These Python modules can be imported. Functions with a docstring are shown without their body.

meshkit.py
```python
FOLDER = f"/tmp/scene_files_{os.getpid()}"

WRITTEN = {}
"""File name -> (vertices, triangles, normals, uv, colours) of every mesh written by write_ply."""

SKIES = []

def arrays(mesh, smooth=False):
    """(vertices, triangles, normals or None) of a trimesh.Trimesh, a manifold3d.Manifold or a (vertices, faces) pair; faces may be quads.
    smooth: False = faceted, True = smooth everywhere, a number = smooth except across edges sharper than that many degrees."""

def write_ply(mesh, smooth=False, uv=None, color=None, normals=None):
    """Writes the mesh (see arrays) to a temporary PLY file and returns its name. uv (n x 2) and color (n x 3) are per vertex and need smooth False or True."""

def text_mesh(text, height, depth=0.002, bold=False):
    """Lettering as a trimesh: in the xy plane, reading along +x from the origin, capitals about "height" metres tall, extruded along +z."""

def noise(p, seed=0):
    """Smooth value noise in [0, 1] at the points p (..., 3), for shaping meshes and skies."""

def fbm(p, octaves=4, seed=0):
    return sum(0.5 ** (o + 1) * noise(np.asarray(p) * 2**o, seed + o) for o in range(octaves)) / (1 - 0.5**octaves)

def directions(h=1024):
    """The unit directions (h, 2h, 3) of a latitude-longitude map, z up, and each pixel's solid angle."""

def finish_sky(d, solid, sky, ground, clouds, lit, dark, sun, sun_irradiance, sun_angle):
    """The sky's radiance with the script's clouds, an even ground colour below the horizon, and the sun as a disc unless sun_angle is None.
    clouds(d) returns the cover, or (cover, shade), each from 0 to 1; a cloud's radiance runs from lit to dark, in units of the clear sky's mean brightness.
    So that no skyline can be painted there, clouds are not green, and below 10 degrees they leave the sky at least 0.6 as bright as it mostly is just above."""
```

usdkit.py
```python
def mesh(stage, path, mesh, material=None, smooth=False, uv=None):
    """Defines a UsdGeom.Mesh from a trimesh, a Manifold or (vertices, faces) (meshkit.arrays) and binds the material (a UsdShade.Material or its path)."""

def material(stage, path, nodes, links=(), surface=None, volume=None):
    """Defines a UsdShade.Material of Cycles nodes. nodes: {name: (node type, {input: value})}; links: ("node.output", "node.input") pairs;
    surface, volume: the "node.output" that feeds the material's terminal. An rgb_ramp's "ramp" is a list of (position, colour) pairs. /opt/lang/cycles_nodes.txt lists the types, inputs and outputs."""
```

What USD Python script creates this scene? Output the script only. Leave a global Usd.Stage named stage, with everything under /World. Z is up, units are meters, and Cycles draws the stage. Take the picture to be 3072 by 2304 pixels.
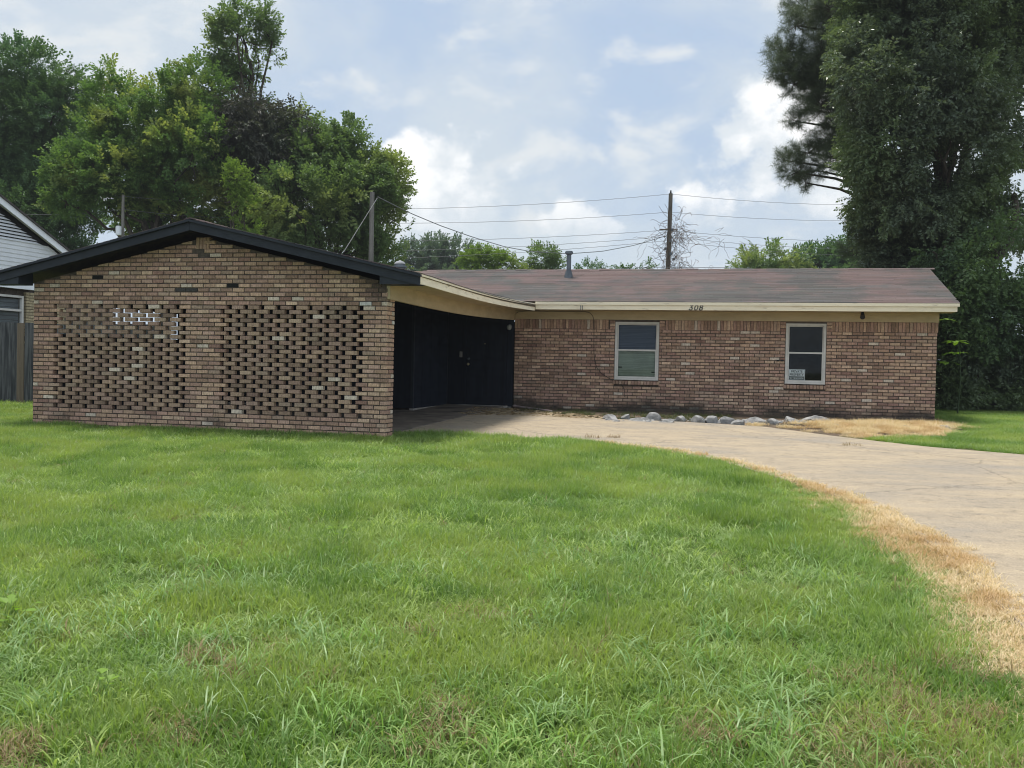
import math, random
import numpy as np
import trimesh
import shapely.geometry as sg
from pxr import Usd, UsdGeom, UsdLux, UsdShade, Gf, Sdf, Vt
import usdkit, meshkit

rng = np.random.default_rng(7)
random.seed(7)
stage = Usd.Stage.CreateInMemory()
UsdGeom.SetStageUpAxis(stage, 'Z')
UsdGeom.SetStageMetersPerUnit(stage, 1.0)
stage.SetDefaultPrim(UsdGeom.Xform.Define(stage, '/World').GetPrim())
UsdGeom.Scope.Define(stage, '/World/Looks')

# ------------------------------------------------------------------ camera, sky, sun, exposure
# x runs along the front of the house, y away from the street, the origin is the right front corner of the carport screen
F, PITCH, ROLL, TH = 3000.0, 0.02093, 0.02062, 0.25593
CAM = np.array([5.60461, -13.98133, 1.0833])
EXPOSURE = 1.9
SUN_EL, SUN_AZ = math.radians(75), math.radians(-48)      # azimuth of the sun from +y towards +x
SUN_INT, SUN_ANGLE, SKY_STRENGTH = 0.31, 14.0, 0.055

right0 = np.array([math.cos(TH), math.sin(TH), 0.0])
fwd = np.array([-math.sin(TH) * math.cos(PITCH), math.cos(TH) * math.cos(PITCH), -math.sin(PITCH)])
up0 = np.array([-math.sin(TH) * math.sin(PITCH), math.cos(TH) * math.sin(PITCH), math.cos(PITCH)])
cr = math.cos(ROLL) * right0 + math.sin(ROLL) * up0
cu = -math.sin(ROLL) * right0 + math.cos(ROLL) * up0
cam = UsdGeom.Camera.Define(stage, '/World/camera')
cam.AddTransformOp().Set(Gf.Matrix4d(*cr, 0, *cu, 0, *(-fwd), 0, *CAM, 1))
cam.CreateHorizontalApertureAttr(36.0)
cam.CreateVerticalApertureAttr(27.0)
cam.CreateFocalLengthAttr(36.0 * F / 3072)
cam.CreateExposureAttr(EXPOSURE)
cam.CreateClippingRangeAttr(Gf.Vec2f(0.1, 5000))

def ray(px, py):                                            # photograph pixels at 2212 across
    k = 3072 / 2212
    a, b = px * k - 1536, py * k - 1152
    return fwd + cr * (a / F) - cu * (b / F)
FH = np.array([-math.sin(TH), math.cos(TH), 0.0])
def at(px, py, d):
    """The point seen at a pixel at d metres in front of the camera."""
    r = ray(px, py)
    return CAM + r * (d / (r @ FH))
def ground_z(x, y):
    return -0.09 + 0.026 * np.clip(y, -16, 8)

SUN = np.array([math.sin(SUN_AZ) * math.cos(SUN_EL), math.cos(SUN_AZ) * math.cos(SUN_EL), math.sin(SUN_EL)])
def unit(v):
    v = np.asarray(v, float)
    return v / np.linalg.norm(v)

# sky: physical sky, thin veil and cumulus heaps mixed in from noise by direction
def sky_material():
    n = {'tc': ('texture_coordinate', {}),
         'sky': ('sky_texture', {'sky_type': 'single_scattering', 'sun_disc': False, 'sun_elevation': SUN_EL, 'sun_rotation': math.atan2(SUN[0], SUN[1]), 'aerosol_density': 2.2, 'air_density': 1.0}),
         'bg': ('background_shader', {'strength': SKY_STRENGTH})}
    L = [('mixc.result', 'bg.color')]
    D = 'tc.generated'
    def node(name, kind, inp, *links):
        n[name] = (kind, inp)
        for a, b in links: L.append((a, name + '.' + b))
        return name
    # thin veil
    node('vm', 'mapping', {'scale': (1.6, 1.6, 3.0), 'location': (3.1, .4, .2)}, (D, 'vector'))
    node('vn', 'noise_texture', {'scale': 2.0, 'detail': 6.0, 'roughness': 0.55, 'distortion': .4}, ('vm.vector', 'vector'))
    node('vr', 'map_range', {'range_type': 'smoothstep', 'from_min': .36, 'from_max': .56, 'to_min': 0, 'to_max': 1, 'clamp': True}, ('vn.fac', 'value'))
    # heaps: soft balls around directions, their edges broken by noise
    node('hm', 'mapping', {'scale': (1, 1, 1.25)}, (D, 'vector'))
    node('hn', 'noise_texture', {'scale': 9.0, 'detail': 9.0, 'roughness': 0.58}, ('hm.vector', 'vector'))
    node('hn2', 'noise_texture', {'scale': 30.0, 'detail': 6.0, 'roughness': 0.6}, ('hm.vector', 'vector'))
    node('hn3', 'math', {'math_type': 'multiply_add', 'value2': .45, 'value3': 0}, ('hn2.fac', 'value1'))
    node('hns', 'math', {'math_type': 'add'}, ('hn.fac', 'value1'), ('hn3.value', 'value2'))
    heaps = HEAPS
    prev = None
    for i, (px, py, r) in enumerate(heaps):
        d = unit(ray(px, py))
        node(f'd{i}', 'vector_math', {'math_type': 'distance', 'vector2': tuple(d)}, (D, 'vector1'))
        node(f'f{i}', 'math', {'math_type': 'divide', 'value2': r / 2160}, (f'd{i}.value', 'value1'))
        if prev:
            node(f'm{i}', 'math', {'math_type': 'smoothmin', 'value3': .25}, (f'f{i}.value', 'value1'), (prev, 'value2'))
            prev = f'm{i}.value'
        else:
            prev = f'f{i}.value'
    # heap cover = 1 - dist + (noise - .72) * 1.3
    node('hc', 'math', {'math_type': 'multiply_add', 'value2': 3.3, 'value3': -1.5}, ('hns.value', 'value1'))
    node('hc2', 'math', {'math_type': 'subtract'}, ('hc.value', 'value1'), (prev, 'value2'))
    node('hcr', 'map_range', {'range_type': 'smoothstep', 'from_min': 0.0, 'from_max': .55, 'to_min': 0, 'to_max': .95, 'clamp': True}, ('hc2.value', 'value'))
    node('sz', 'separate_xyz', {}, (D, 'vector'))
    node('fade', 'map_range', {'range_type': 'smoothstep', 'from_min': .10, 'from_max': .185, 'to_min': .14, 'to_max': 1.0, 'clamp': True}, ('sz.z', 'value'))
    node('hcf', 'math', {'math_type': 'multiply'}, ('hcr.result', 'value1'), ('fade.result', 'value2'))
    # small broken puffs over the whole sky
    node('pn', 'noise_texture', {'scale': 6.5, 'detail': 8.0, 'roughness': .56, 'distortion': .3}, ('vm.vector', 'vector'))
    node('pr', 'map_range', {'range_type': 'smoothstep', 'from_min': .50, 'from_max': .70, 'to_min': 0, 'to_max': .85, 'clamp': True}, ('pn.fac', 'value'))
    node('puffc', 'color', {'value': (VL * 1.0, VL * 1.05, VL * 1.08)})
    # heaps elsewhere round the horizon (not in view) from plain noise
    node('hs', 'mapping', {'location': (0, 0, .035), 'scale': (1, 1, 1.25)}, (D, 'vector'))
    node('hn4', 'noise_texture', {'scale': 13.0, 'detail': 7.0, 'roughness': .55}, ('hs.vector', 'vector'))
    node('sh', 'map_range', {'range_type': 'smoothstep', 'from_min': .42, 'from_max': .60, 'to_min': 0, 'to_max': 1, 'clamp': True}, ('hn4.fac', 'value'))
    node('shade', 'mix', {'color1': (CL, CL, CL * .995), 'color2': (CL * .70, CL * .755, CL * .80)}, ('sh.result', 'fac'))
    node('veilc', 'mix', {'color1': (VL * .60, VL * .745, VL * .95), 'color2': (VL * .79, VL * .885, VL * .97)}, ('vr.result', 'fac'))
    node('mixa', 'mix_color', {'use_clamp': False, 'fac': .92}, ('sky.color', 'a'), ('veilc.color', 'b'))
    node('mixb', 'mix_color', {'use_clamp': False}, ('pr.result', 'fac'), ('mixa.result', 'a'), ('puffc.color', 'b'))
    node('mixc', 'mix_color', {'use_clamp': False}, ('hcf.value', 'fac'), ('mixb.result', 'a'), ('shade.color', 'b'))
    return usdkit.material(stage, '/World/Looks/sky', n, L, surface='bg.background')
HEAPS = [(985, 350, 100), (925, 400, 105), (1060, 385, 95), (960, 450, 115), (1050, 450, 105), (885, 370, 85), (870, 440, 90), (1220, 460, 68), (1175, 480, 60), (1270, 485, 52),
         (1640, 215, 58), (1600, 310, 80), (1670, 285, 95), (1555, 385, 85), (1500, 410, 55), (1740, 250, 75), (1720, 360, 80), (1640, 380, 75), (1800, 250, 90), (1780, 390, 70), (1840, 330, 80)]
CL, VL = 5.4, 3.95
dome = UsdLux.DomeLight.Define(stage, '/World/sky')
UsdShade.MaterialBindingAPI.Apply(dome.GetPrim()).Bind(sky_material())
dome.GetPrim().SetCustomDataByKey('kind', 'structure')
sun = UsdLux.DistantLight.Define(stage, '/World/sun')
sun.CreateNormalizeAttr(True)
sun.CreateIntensityAttr(SUN_INT)
sun.CreateAngleAttr(SUN_ANGLE)
sun.CreateColorAttr(Gf.Vec3f(1.0, 0.95, 0.87))
z = SUN
x = unit(np.cross([0, 0, 1], z)); y = np.cross(z, x)
sun.AddTransformOp().Set(Gf.Matrix4d(*x, 0, *y, 0, *z, 0, 0, 0, 0, 1))

# ------------------------------------------------------------------ helpers
taken = {}
def numbered(parent, name):
    key = (parent, name)
    k = taken.get(key, -1) + 1
    taken[key] = k
    return f'{parent}/{name}' + (f'_{k:03d}' if k else '')
def tag(o, label=None, cat=None, group=None, kind=None):
    p = o.GetPrim() if hasattr(o, 'GetPrim') else o
    for key, v in (('label', label), ('category', cat), ('group', group), ('kind', kind)):
        if v: p.SetCustomDataByKey(key, v)
    return o
def path_of(parent):
    return '/World' if parent is None else str(parent.GetPath())
def thing(name, label=None, cat=None, loc=(0, 0, 0), rz=0.0, group=None, kind=None):
    o = UsdGeom.Xform.Define(stage, numbered('/World', name))
    o.AddTranslateOp().Set(Gf.Vec3d(*map(float, loc)))
    if rz: o.AddRotateZOp().Set(float(math.degrees(rz)))
    return tag(o, label, cat, group, kind)
def group_part(name, parent):
    return UsdGeom.Xform.Define(stage, numbered(path_of(parent), name))
def copy_of(root, name, label, cat, loc, rz, group, scale=None):
    o = UsdGeom.Xform.Define(stage, numbered('/World', name))
    o.AddTranslateOp().Set(Gf.Vec3d(*map(float, loc)))
    o.AddRotateZOp().Set(float(math.degrees(rz)))
    if scale is not None: o.AddScaleOp().Set(Gf.Vec3f(*map(float, scale)))
    o.GetPrim().GetReferences().AddInternalReference(root.GetPath())
    o.GetPrim().SetInstanceable(True)
    return tag(o, label, cat, group)
class MB:
    """Collects boxes, prisms and tubes for one mesh."""
    def __init__(s): s.v, s.f, s.c, s.n = [], [], [], 0
    def add(s, v, f, col=None):
        v = np.asarray(v, float); f = np.asarray(f, int)
        if f.shape[1] == 4: f = np.vstack([f[:, [0, 1, 2]], f[:, [0, 2, 3]]])
        s.v.append(v); s.f.append(f + s.n); s.n += len(v)
        if col is not None: s.c.append(np.tile(np.asarray(col, float), (len(v), 1)))
        return s
    def box(s, a, b, col=None):
        return s.hexa([(x, y, z) for z in (a[2], b[2]) for y in (a[1], b[1]) for x in (a[0], b[0])], col)
    def hexa(s, p, col=None):
        """8 points, x fastest, then y, then z."""
        return s.add(p, [[0, 2, 3, 1], [4, 5, 7, 6], [0, 1, 5, 4], [2, 6, 7, 3], [0, 4, 6, 2], [1, 3, 7, 5]], col)
    def chamfer(s, a, b, r=0.004, col=None):
        """A box with chamfered edges (24 vertices)."""
        a, b = np.minimum(a, b), np.maximum(a, b)
        r = min(r, .45 * float((b - a).min()))
        m = trimesh.convex.convex_hull(np.array([[(a[0], b[0])[i] + (r if i == 0 else -r) * (k != 0), (a[1], b[1])[j] + (r if j == 0 else -r) * (k != 1), (a[2], b[2])[l] + (r if l == 0 else -r) * (k != 2)]
                                                  for i in (0, 1) for j in (0, 1) for l in (0, 1) for k in (0, 1, 2)]))
        return s.add(m.vertices, m.faces, col)
    def prism(s, poly, y0, y1, col=None):
        """poly: (x, z) points counter-clockwise seen from -y."""
        n = len(poly)
        v = [(x, y0, z) for x, z in poly] + [(x, y1, z) for x, z in poly]
        f = [(i, (i + 1) % n, n + (i + 1) % n) for i in range(n)] + [(i, n + (i + 1) % n, n + i) for i in range(n)]
        f += [(0, i + 1, i) for i in range(1, n - 1)][:0]
        f += [(0, i, i + 1) for i in range(1, n - 1)] + [(n, n + i + 1, n + i) for i in range(1, n - 1)]
        return s.add(v, f, col)
    def tube(s, pts, rad, sides=7, col=None, cap=True):
        p = np.asarray(pts, float); r = np.broadcast_to(rad, (len(p),))
        t = np.gradient(p, axis=0); t /= np.linalg.norm(t, axis=1, keepdims=True) + 1e-12
        a = np.cross(t, np.where(np.abs(t[:, 2:]) < .9, [0, 0, 1.], [1., 0, 0])); a /= np.linalg.norm(a, axis=1, keepdims=True) + 1e-12
        b = np.cross(t, a); an = np.arange(sides) * 2 * np.pi / sides
        v = (p[:, None] + r[:, None, None] * (np.cos(an)[None, :, None] * a[:, None] + np.sin(an)[None, :, None] * b[:, None])).reshape(-1, 3)
        f = []
        for i in range(len(p) - 1):
            for j in range(sides):
                q = (i * sides + j, i * sides + (j + 1) % sides, (i + 1) * sides + (j + 1) % sides, (i + 1) * sides + j)
                f += [(q[0], q[1], q[2]), (q[0], q[2], q[3])]
        if cap:
            m = (len(p) - 1) * sides
            f += [(0, j + 1, j) for j in range(1, sides - 1)] + [(m, m + j, m + j + 1) for j in range(1, sides - 1)]
        return s.add(v, f, col)
    def lathe(s, prof, c, sides=20, col=None):
        """prof: (r, z) from bottom to top, round the vertical through c."""
        an = np.arange(sides) * 2 * np.pi / sides
        v = [(c[0] + r * math.cos(q), c[1] + r * math.sin(q), c[2] + z) for r, z in prof for q in an]
        f = [(i * sides + j, i * sides + (j + 1) % sides, (i + 1) * sides + (j + 1) % sides, (i + 1) * sides + j) for i in range(len(prof) - 1) for j in range(sides)]
        return s.add(v, f, col)
    def mesh(s): return np.vstack(s.v), np.vstack(s.f)
    def build(s, name, mat, parent=None, smooth=False, label=None, kind=None):
        v, f = s.mesh()
        return obj(name, (v, f), mat, parent, smooth, label, kind, np.vstack(s.c) if s.c else None)
def obj(name, mesh, mat, parent=None, smooth=False, label=None, kind=None, col=None):
    path = numbered(path_of(parent), name)
    m = usdkit.mesh(stage, path, mesh, mat, smooth)
    if col is not None:
        UsdGeom.PrimvarsAPI(m).CreatePrimvar('tone', Sdf.ValueTypeNames.Color3fArray, 'vertex').Set(Vt.Vec3fArray.FromNumpy(np.asarray(col, np.float32)))
    m.CreateDoubleSidedAttr(True)
    return tag(m, label, kind=kind)

# ------------------------------------------------------------------ materials
def mat(name, c1, c2=None, scale=6.0, stretch=(1, 1, 1), rough=.75, bump=0.0, bscale=None, spec=.3, lo=.35, hi=.65, detail=5, metal=0.0, c3=None, scale3=1.2, lo3=.45, hi3=.7, extra=None):
    n = {'g': ('geometry', {}), 'm': ('mapping', {'scale': stretch}), 'p': ('principled_bsdf', {'roughness': rough, 'specular_ior_level': spec, 'metallic': metal})}
    L = [('g.position', 'm.vector')]
    if c2 is None:
        n['p'][1]['base_color'] = c1
    else:
        n['n'] = ('noise_texture', {'scale': scale, 'detail': detail, 'roughness': .6})
        n['r'] = ('map_range', {'range_type': 'smoothstep', 'from_min': lo, 'from_max': hi, 'clamp': True})
        n['x'] = ('mix', {'color1': c1, 'color2': c2})
        L += [('m.vector', 'n.vector'), ('n.fac', 'r.value'), ('r.result', 'x.fac')]
        out = 'x.color'
        if c3 is not None:
            n['n3'] = ('noise_texture', {'scale': scale3, 'detail': 4.0, 'roughness': .6})
            n['r3'] = ('map_range', {'range_type': 'smoothstep', 'from_min': lo3, 'from_max': hi3, 'clamp': True})
            n['x3'] = ('mix', {'color2': c3})
            L += [('m.vector', 'n3.vector'), ('n3.fac', 'r3.value'), ('r3.result', 'x3.fac'), ('x.color', 'x3.color1')]
            out = 'x3.color'
        L.append((out, 'p.base_color'))
    if bump:
        n['bn'] = ('noise_texture', {'scale': bscale or scale * 6, 'detail': 4.0, 'roughness': .65})
        n['b'] = ('bump', {'strength': bump, 'distance': .02})
        L += [('m.vector', 'bn.vector'), ('bn.fac', 'b.height'), ('b.normal', 'p.normal')]
    if extra: extra(n, L)
    return usdkit.material(stage, '/World/Looks/' + name, n, L, surface='p.BSDF')

def worn(n, L):
    """Fine pitting, hairline cracks and dark spots on top of the colour that feeds the surface."""
    k = next(i for i, l in enumerate(L) if l[1] == 'p.base_color')
    out = L.pop(k)[0]
    n['wv'] = ('voronoi_texture', {'feature': 'distance_to_edge', 'scale': .24})
    n['wd'] = ('noise_texture', {'scale': 3.0, 'detail': 6.0, 'roughness': .7})
    n['wa'] = ('vector_math', {'math_type': 'scale', 'scale': .35})
    n['wb'] = ('vector_math', {'math_type': 'add'})
    n['wr'] = ('map_range', {'range_type': 'smoothstep', 'from_min': .001, 'from_max': .0045, 'to_min': .68, 'to_max': 1.0, 'clamp': True})
    n['wn'] = ('noise_texture', {'scale': 70.0, 'detail': 6.0, 'roughness': .75})
    n['ws'] = ('map_range', {'from_min': .3, 'from_max': .7, 'to_min': .62, 'to_max': 1.3, 'clamp': True})
    n['wt'] = ('noise_texture', {'scale': 9.0, 'detail': 8.0, 'roughness': .75})
    n['wu'] = ('map_range', {'range_type': 'smoothstep', 'from_min': .50, 'from_max': .72, 'to_min': 1.0, 'to_max': .62, 'clamp': True})
    n['wm'] = ('math', {'math_type': 'multiply'})
    n['wm2'] = ('math', {'math_type': 'multiply'})
    n['wc'] = ('vector_math', {'math_type': 'scale'})
    L += [('g.position', 'wd.vector'), ('wd.color', 'wa.vector1'), ('g.position', 'wb.vector1'), ('wa.vector', 'wb.vector2'), ('wb.vector', 'wv.vector'), ('wv.distance', 'wr.value'),
          ('g.position', 'wn.vector'), ('wn.fac', 'ws.value'), ('g.position', 'wt.vector'), ('wt.fac', 'wu.value'), ('wr.result', 'wm.value1'), ('ws.result', 'wm.value2'),
          ('wm.value', 'wm2.value1'), ('wu.result', 'wm2.value2'), (out, 'wc.vector1'), ('wm2.value', 'wc.scale'), ('wc.vector', 'p.base_color')]

def brick_material():
    n = {'g': ('geometry', {}), 'a': ('attribute', {'attribute': 'tone'}),
         'm1': ('mapping', {'scale': (75, 75, 7)}), 'n1': ('noise_texture', {'scale': 1.0, 'detail': 3.0, 'roughness': .6}),
         'r1': ('map_range', {'range_type': 'smoothstep', 'from_min': .32, 'from_max': .62, 'to_min': .74, 'to_max': 1.10, 'clamp': True}),
         'n2': ('noise_texture', {'scale': 38.0, 'detail': 6.0, 'roughness': .65}),
         'r2': ('map_range', {'from_min': .3, 'from_max': .7, 'to_min': .72, 'to_max': 1.25, 'clamp': True}),
         'mu': ('math', {'math_type': 'multiply'}), 'sc': ('vector_math', {'math_type': 'scale'}),
         # dark green damp stains low on the walls
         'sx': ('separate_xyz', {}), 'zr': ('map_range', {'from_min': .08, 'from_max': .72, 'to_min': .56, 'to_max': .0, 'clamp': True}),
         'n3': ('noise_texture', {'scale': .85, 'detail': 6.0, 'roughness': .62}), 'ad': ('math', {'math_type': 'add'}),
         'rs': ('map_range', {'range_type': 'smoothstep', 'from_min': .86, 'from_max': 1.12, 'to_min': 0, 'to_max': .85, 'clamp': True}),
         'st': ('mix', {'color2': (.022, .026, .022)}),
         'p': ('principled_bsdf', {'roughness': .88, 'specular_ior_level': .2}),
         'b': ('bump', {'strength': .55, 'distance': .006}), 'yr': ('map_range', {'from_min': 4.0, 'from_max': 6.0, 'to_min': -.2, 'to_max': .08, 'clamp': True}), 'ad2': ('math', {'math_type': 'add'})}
    L = [('g.position', 'm1.vector'), ('m1.vector', 'n1.vector'), ('n1.fac', 'r1.value'), ('g.position', 'n2.vector'), ('n2.fac', 'r2.value'), ('r1.result', 'mu.value1'), ('r2.result', 'mu.value2'),
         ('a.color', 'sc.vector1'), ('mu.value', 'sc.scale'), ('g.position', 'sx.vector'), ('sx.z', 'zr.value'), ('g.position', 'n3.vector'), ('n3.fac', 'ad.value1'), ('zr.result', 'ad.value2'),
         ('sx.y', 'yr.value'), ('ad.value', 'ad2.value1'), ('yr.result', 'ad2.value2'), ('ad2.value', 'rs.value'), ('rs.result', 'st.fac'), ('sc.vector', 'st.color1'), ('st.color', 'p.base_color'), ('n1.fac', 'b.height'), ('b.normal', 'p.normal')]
    return usdkit.material(stage, '/World/Looks/brick', n, L, surface='p.BSDF')
M = {}
M['brick'] = brick_material()
M['mortar'] = mat('mortar', (.075, .06, .048), (.12, .095, .078), scale=14, rough=.95, bump=.3)
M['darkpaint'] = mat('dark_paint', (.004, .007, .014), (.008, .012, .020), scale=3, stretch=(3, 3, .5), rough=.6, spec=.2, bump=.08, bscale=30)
M['darktrim'] = mat('dark_trim', (.009, .013, .018), (.016, .021, .028), scale=4, rough=.5, bump=.05, bscale=40)
M['tan'] = mat('tan_paint', (.52, .42, .26), (.45, .36, .22), scale=2.5, stretch=(1, 1, 3), rough=.6, bump=.05, bscale=30)
M['cream'] = mat('cream_paint', (.84, .74, .55), (.72, .62, .45), scale=3.0, stretch=(.6, .6, 4), rough=.6, bump=.1, bscale=30, lo=.45, hi=.75, c3=(.45, .38, .28), scale3=7.0, lo3=.58, hi3=.74)
M['deck'] = mat('roof_deck', (.1, .075, .05), rough=.9)
M['white'] = mat('white_vinyl', (.62, .60, .56), (.54, .52, .48), scale=5, rough=.4)
M['siding'] = mat('white_siding', (.86, .88, .90), (.78, .80, .83), scale=1.6, rough=.5)
M['blind'] = mat('blind_slats', (.58, .60, .55), (.48, .50, .46), scale=2, rough=.6)
M['room'] = mat('room_wall', (.06, .058, .055), rough=.9)
M['metal'] = mat('galvanised', (.15, .17, .19), (.11, .125, .14), scale=7, rough=.5, metal=.5)
M['black'] = mat('black_plastic', (.012, .012, .013), rough=.5)
M['blackink'] = mat('black_ink', (.012, .012, .014), rough=.7)
M['board'] = mat('sign_board', (.84, .85, .86), rough=.5)
M['brass'] = mat('brass', (.5, .42, .25), rough=.35, metal=.8)
M['sill'] = mat('concrete_sill', (.36, .34, .31), (.26, .25, .23), scale=6, rough=.9)
M['rock'] = mat('grey_rock', (.33, .328, .322), (.16, .16, .158), scale=7, rough=.9, bump=.6, bscale=18, c3=(.42, .41, .39), scale3=9, lo3=.56, hi3=.72)
M['wood'] = mat('weathered_wood', (.075, .078, .083), (.17, .17, .172), scale=2.2, stretch=(9, 9, .6), rough=.9, bump=.3, bscale=5, c3=(.035, .038, .042), scale3=1.4)
M['newwood'] = mat('newer_wood', (.25, .19, .135), (.19, .145, .105), scale=2.2, stretch=(9, 9, .6), rough=.85, bump=.2, bscale=5)
M['pole'] = mat('pole_wood', (.15, .125, .10), (.08, .066, .055), scale=2.0, stretch=(5, 5, .4), rough=.9)
M['polegrey'] = mat('grey_pole_wood', (.22, .205, .185), (.14, .13, .12), scale=2.0, stretch=(5, 5, .4), rough=.9)
M['wire'] = mat('wire', (.12, .125, .13), rough=.6)
M['bark'] = mat('bark', (.085, .068, .054), (.045, .037, .03), scale=5, stretch=(2, 2, .5), rough=.95, bump=.4)
M['vinestem'] = mat('vine_stem', (.15, .095, .07), (.09, .06, .048), scale=3, rough=.9)
M['pipe'] = mat('pvc_pipe', (.45, .36, .36), rough=.5)
M['soil'] = mat('soil', (.085, .06, .042), (.15, .11, .075), scale=9, rough=1.0, bump=.5, c3=(.055, .05, .03), scale3=2)
M['lawnsoil'] = mat('lawn_thatch', (.06, .075, .022), (.10, .105, .04), scale=22, rough=1.0, bump=.6, bscale=60, c3=(.12, .095, .05), scale3=5, lo3=.55, hi3=.75)
M['concrete'] = mat('concrete', (.405, .33, .232), (.315, .265, .20), scale=3.4, stretch=(.6, 1.2, 1), rough=.92, bump=.25, bscale=45, detail=9, lo=.36, hi=.70, c3=(.285, .25, .205), scale3=.6, lo3=.44, hi3=.72, extra=worn)
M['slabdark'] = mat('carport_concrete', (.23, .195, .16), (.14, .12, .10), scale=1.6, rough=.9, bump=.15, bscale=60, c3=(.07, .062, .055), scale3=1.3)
M['shingle'] = None
M['nroof'] = mat('dark_shingle', (.05, .045, .042), (.08, .07, .064), scale=8, rough=.95)
M['nblind'] = mat('grey_curtain', (.36, .37, .39), (.26, .27, .285), scale=2, stretch=(8, .4, 8), rough=.9)

def shingle_material():
    n = {'g': ('geometry', {}), 'a': ('attribute', {'attribute': 'tone'}), 'm': ('mapping', {'scale': (.5, .34, .34)}),
         'n': ('noise_texture', {'scale': 1.5, 'detail': 6.0, 'roughness': .6}), 'r': ('map_range', {'range_type': 'smoothstep', 'from_min': .42, 'from_max': .60, 'clamp': True}),
         'x': ('mix', {'color1': (.145, .108, .103), 'color2': (.098, .094, .090)}),
         'n2': ('noise_texture', {'scale': 260.0, 'detail': 2.0}), 'r2': ('map_range', {'from_min': .3, 'from_max': .7, 'to_min': .7, 'to_max': 1.35, 'clamp': True}),
         'sc': ('vector_math', {'math_type': 'scale'}), 'mt': ('mix', {'mix_type': 'multiply', 'fac': 1.0}),
         'p': ('principled_bsdf', {'roughness': .95, 'specular_ior_level': .2})}
    L = [('g.position', 'm.vector'), ('m.vector', 'n.vector'), ('n.fac', 'r.value'), ('r.result', 'x.fac'), ('g.position', 'n2.vector'), ('n2.fac', 'r2.value'), ('x.color', 'sc.vector1'), ('r2.result', 'sc.scale'),
         ('sc.vector', 'mt.color1'), ('a.color', 'mt.color2'), ('mt.color', 'p.base_color')]
    return usdkit.material(stage, '/World/Looks/shingle', n, L, surface='p.BSDF')
M['shingle'] = shingle_material()

def glass_material(name='window_glass', tint=(.93, .95, .95)):
    n = {'f': ('fresnel', {'IOR': 1.27}), 't': ('transparent_bsdf', {'color': tint}), 'g': ('glossy_bsdf', {'roughness': .02, 'color': (.9, .93, .95)}), 'x': ('mix_closure', {})}
    return usdkit.material(stage, '/World/Looks/' + name, n, [('f.fac', 'x.fac'), ('t.BSDF', 'x.closure1'), ('g.BSDF', 'x.closure2')], surface='x.closure')
M['glass'] = glass_material()
M['glass_screen'] = glass_material('screened_glass', (.60, .64, .71))
M['glass_green'] = glass_material('greenish_glass', (.84, .88, .85))

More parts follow.
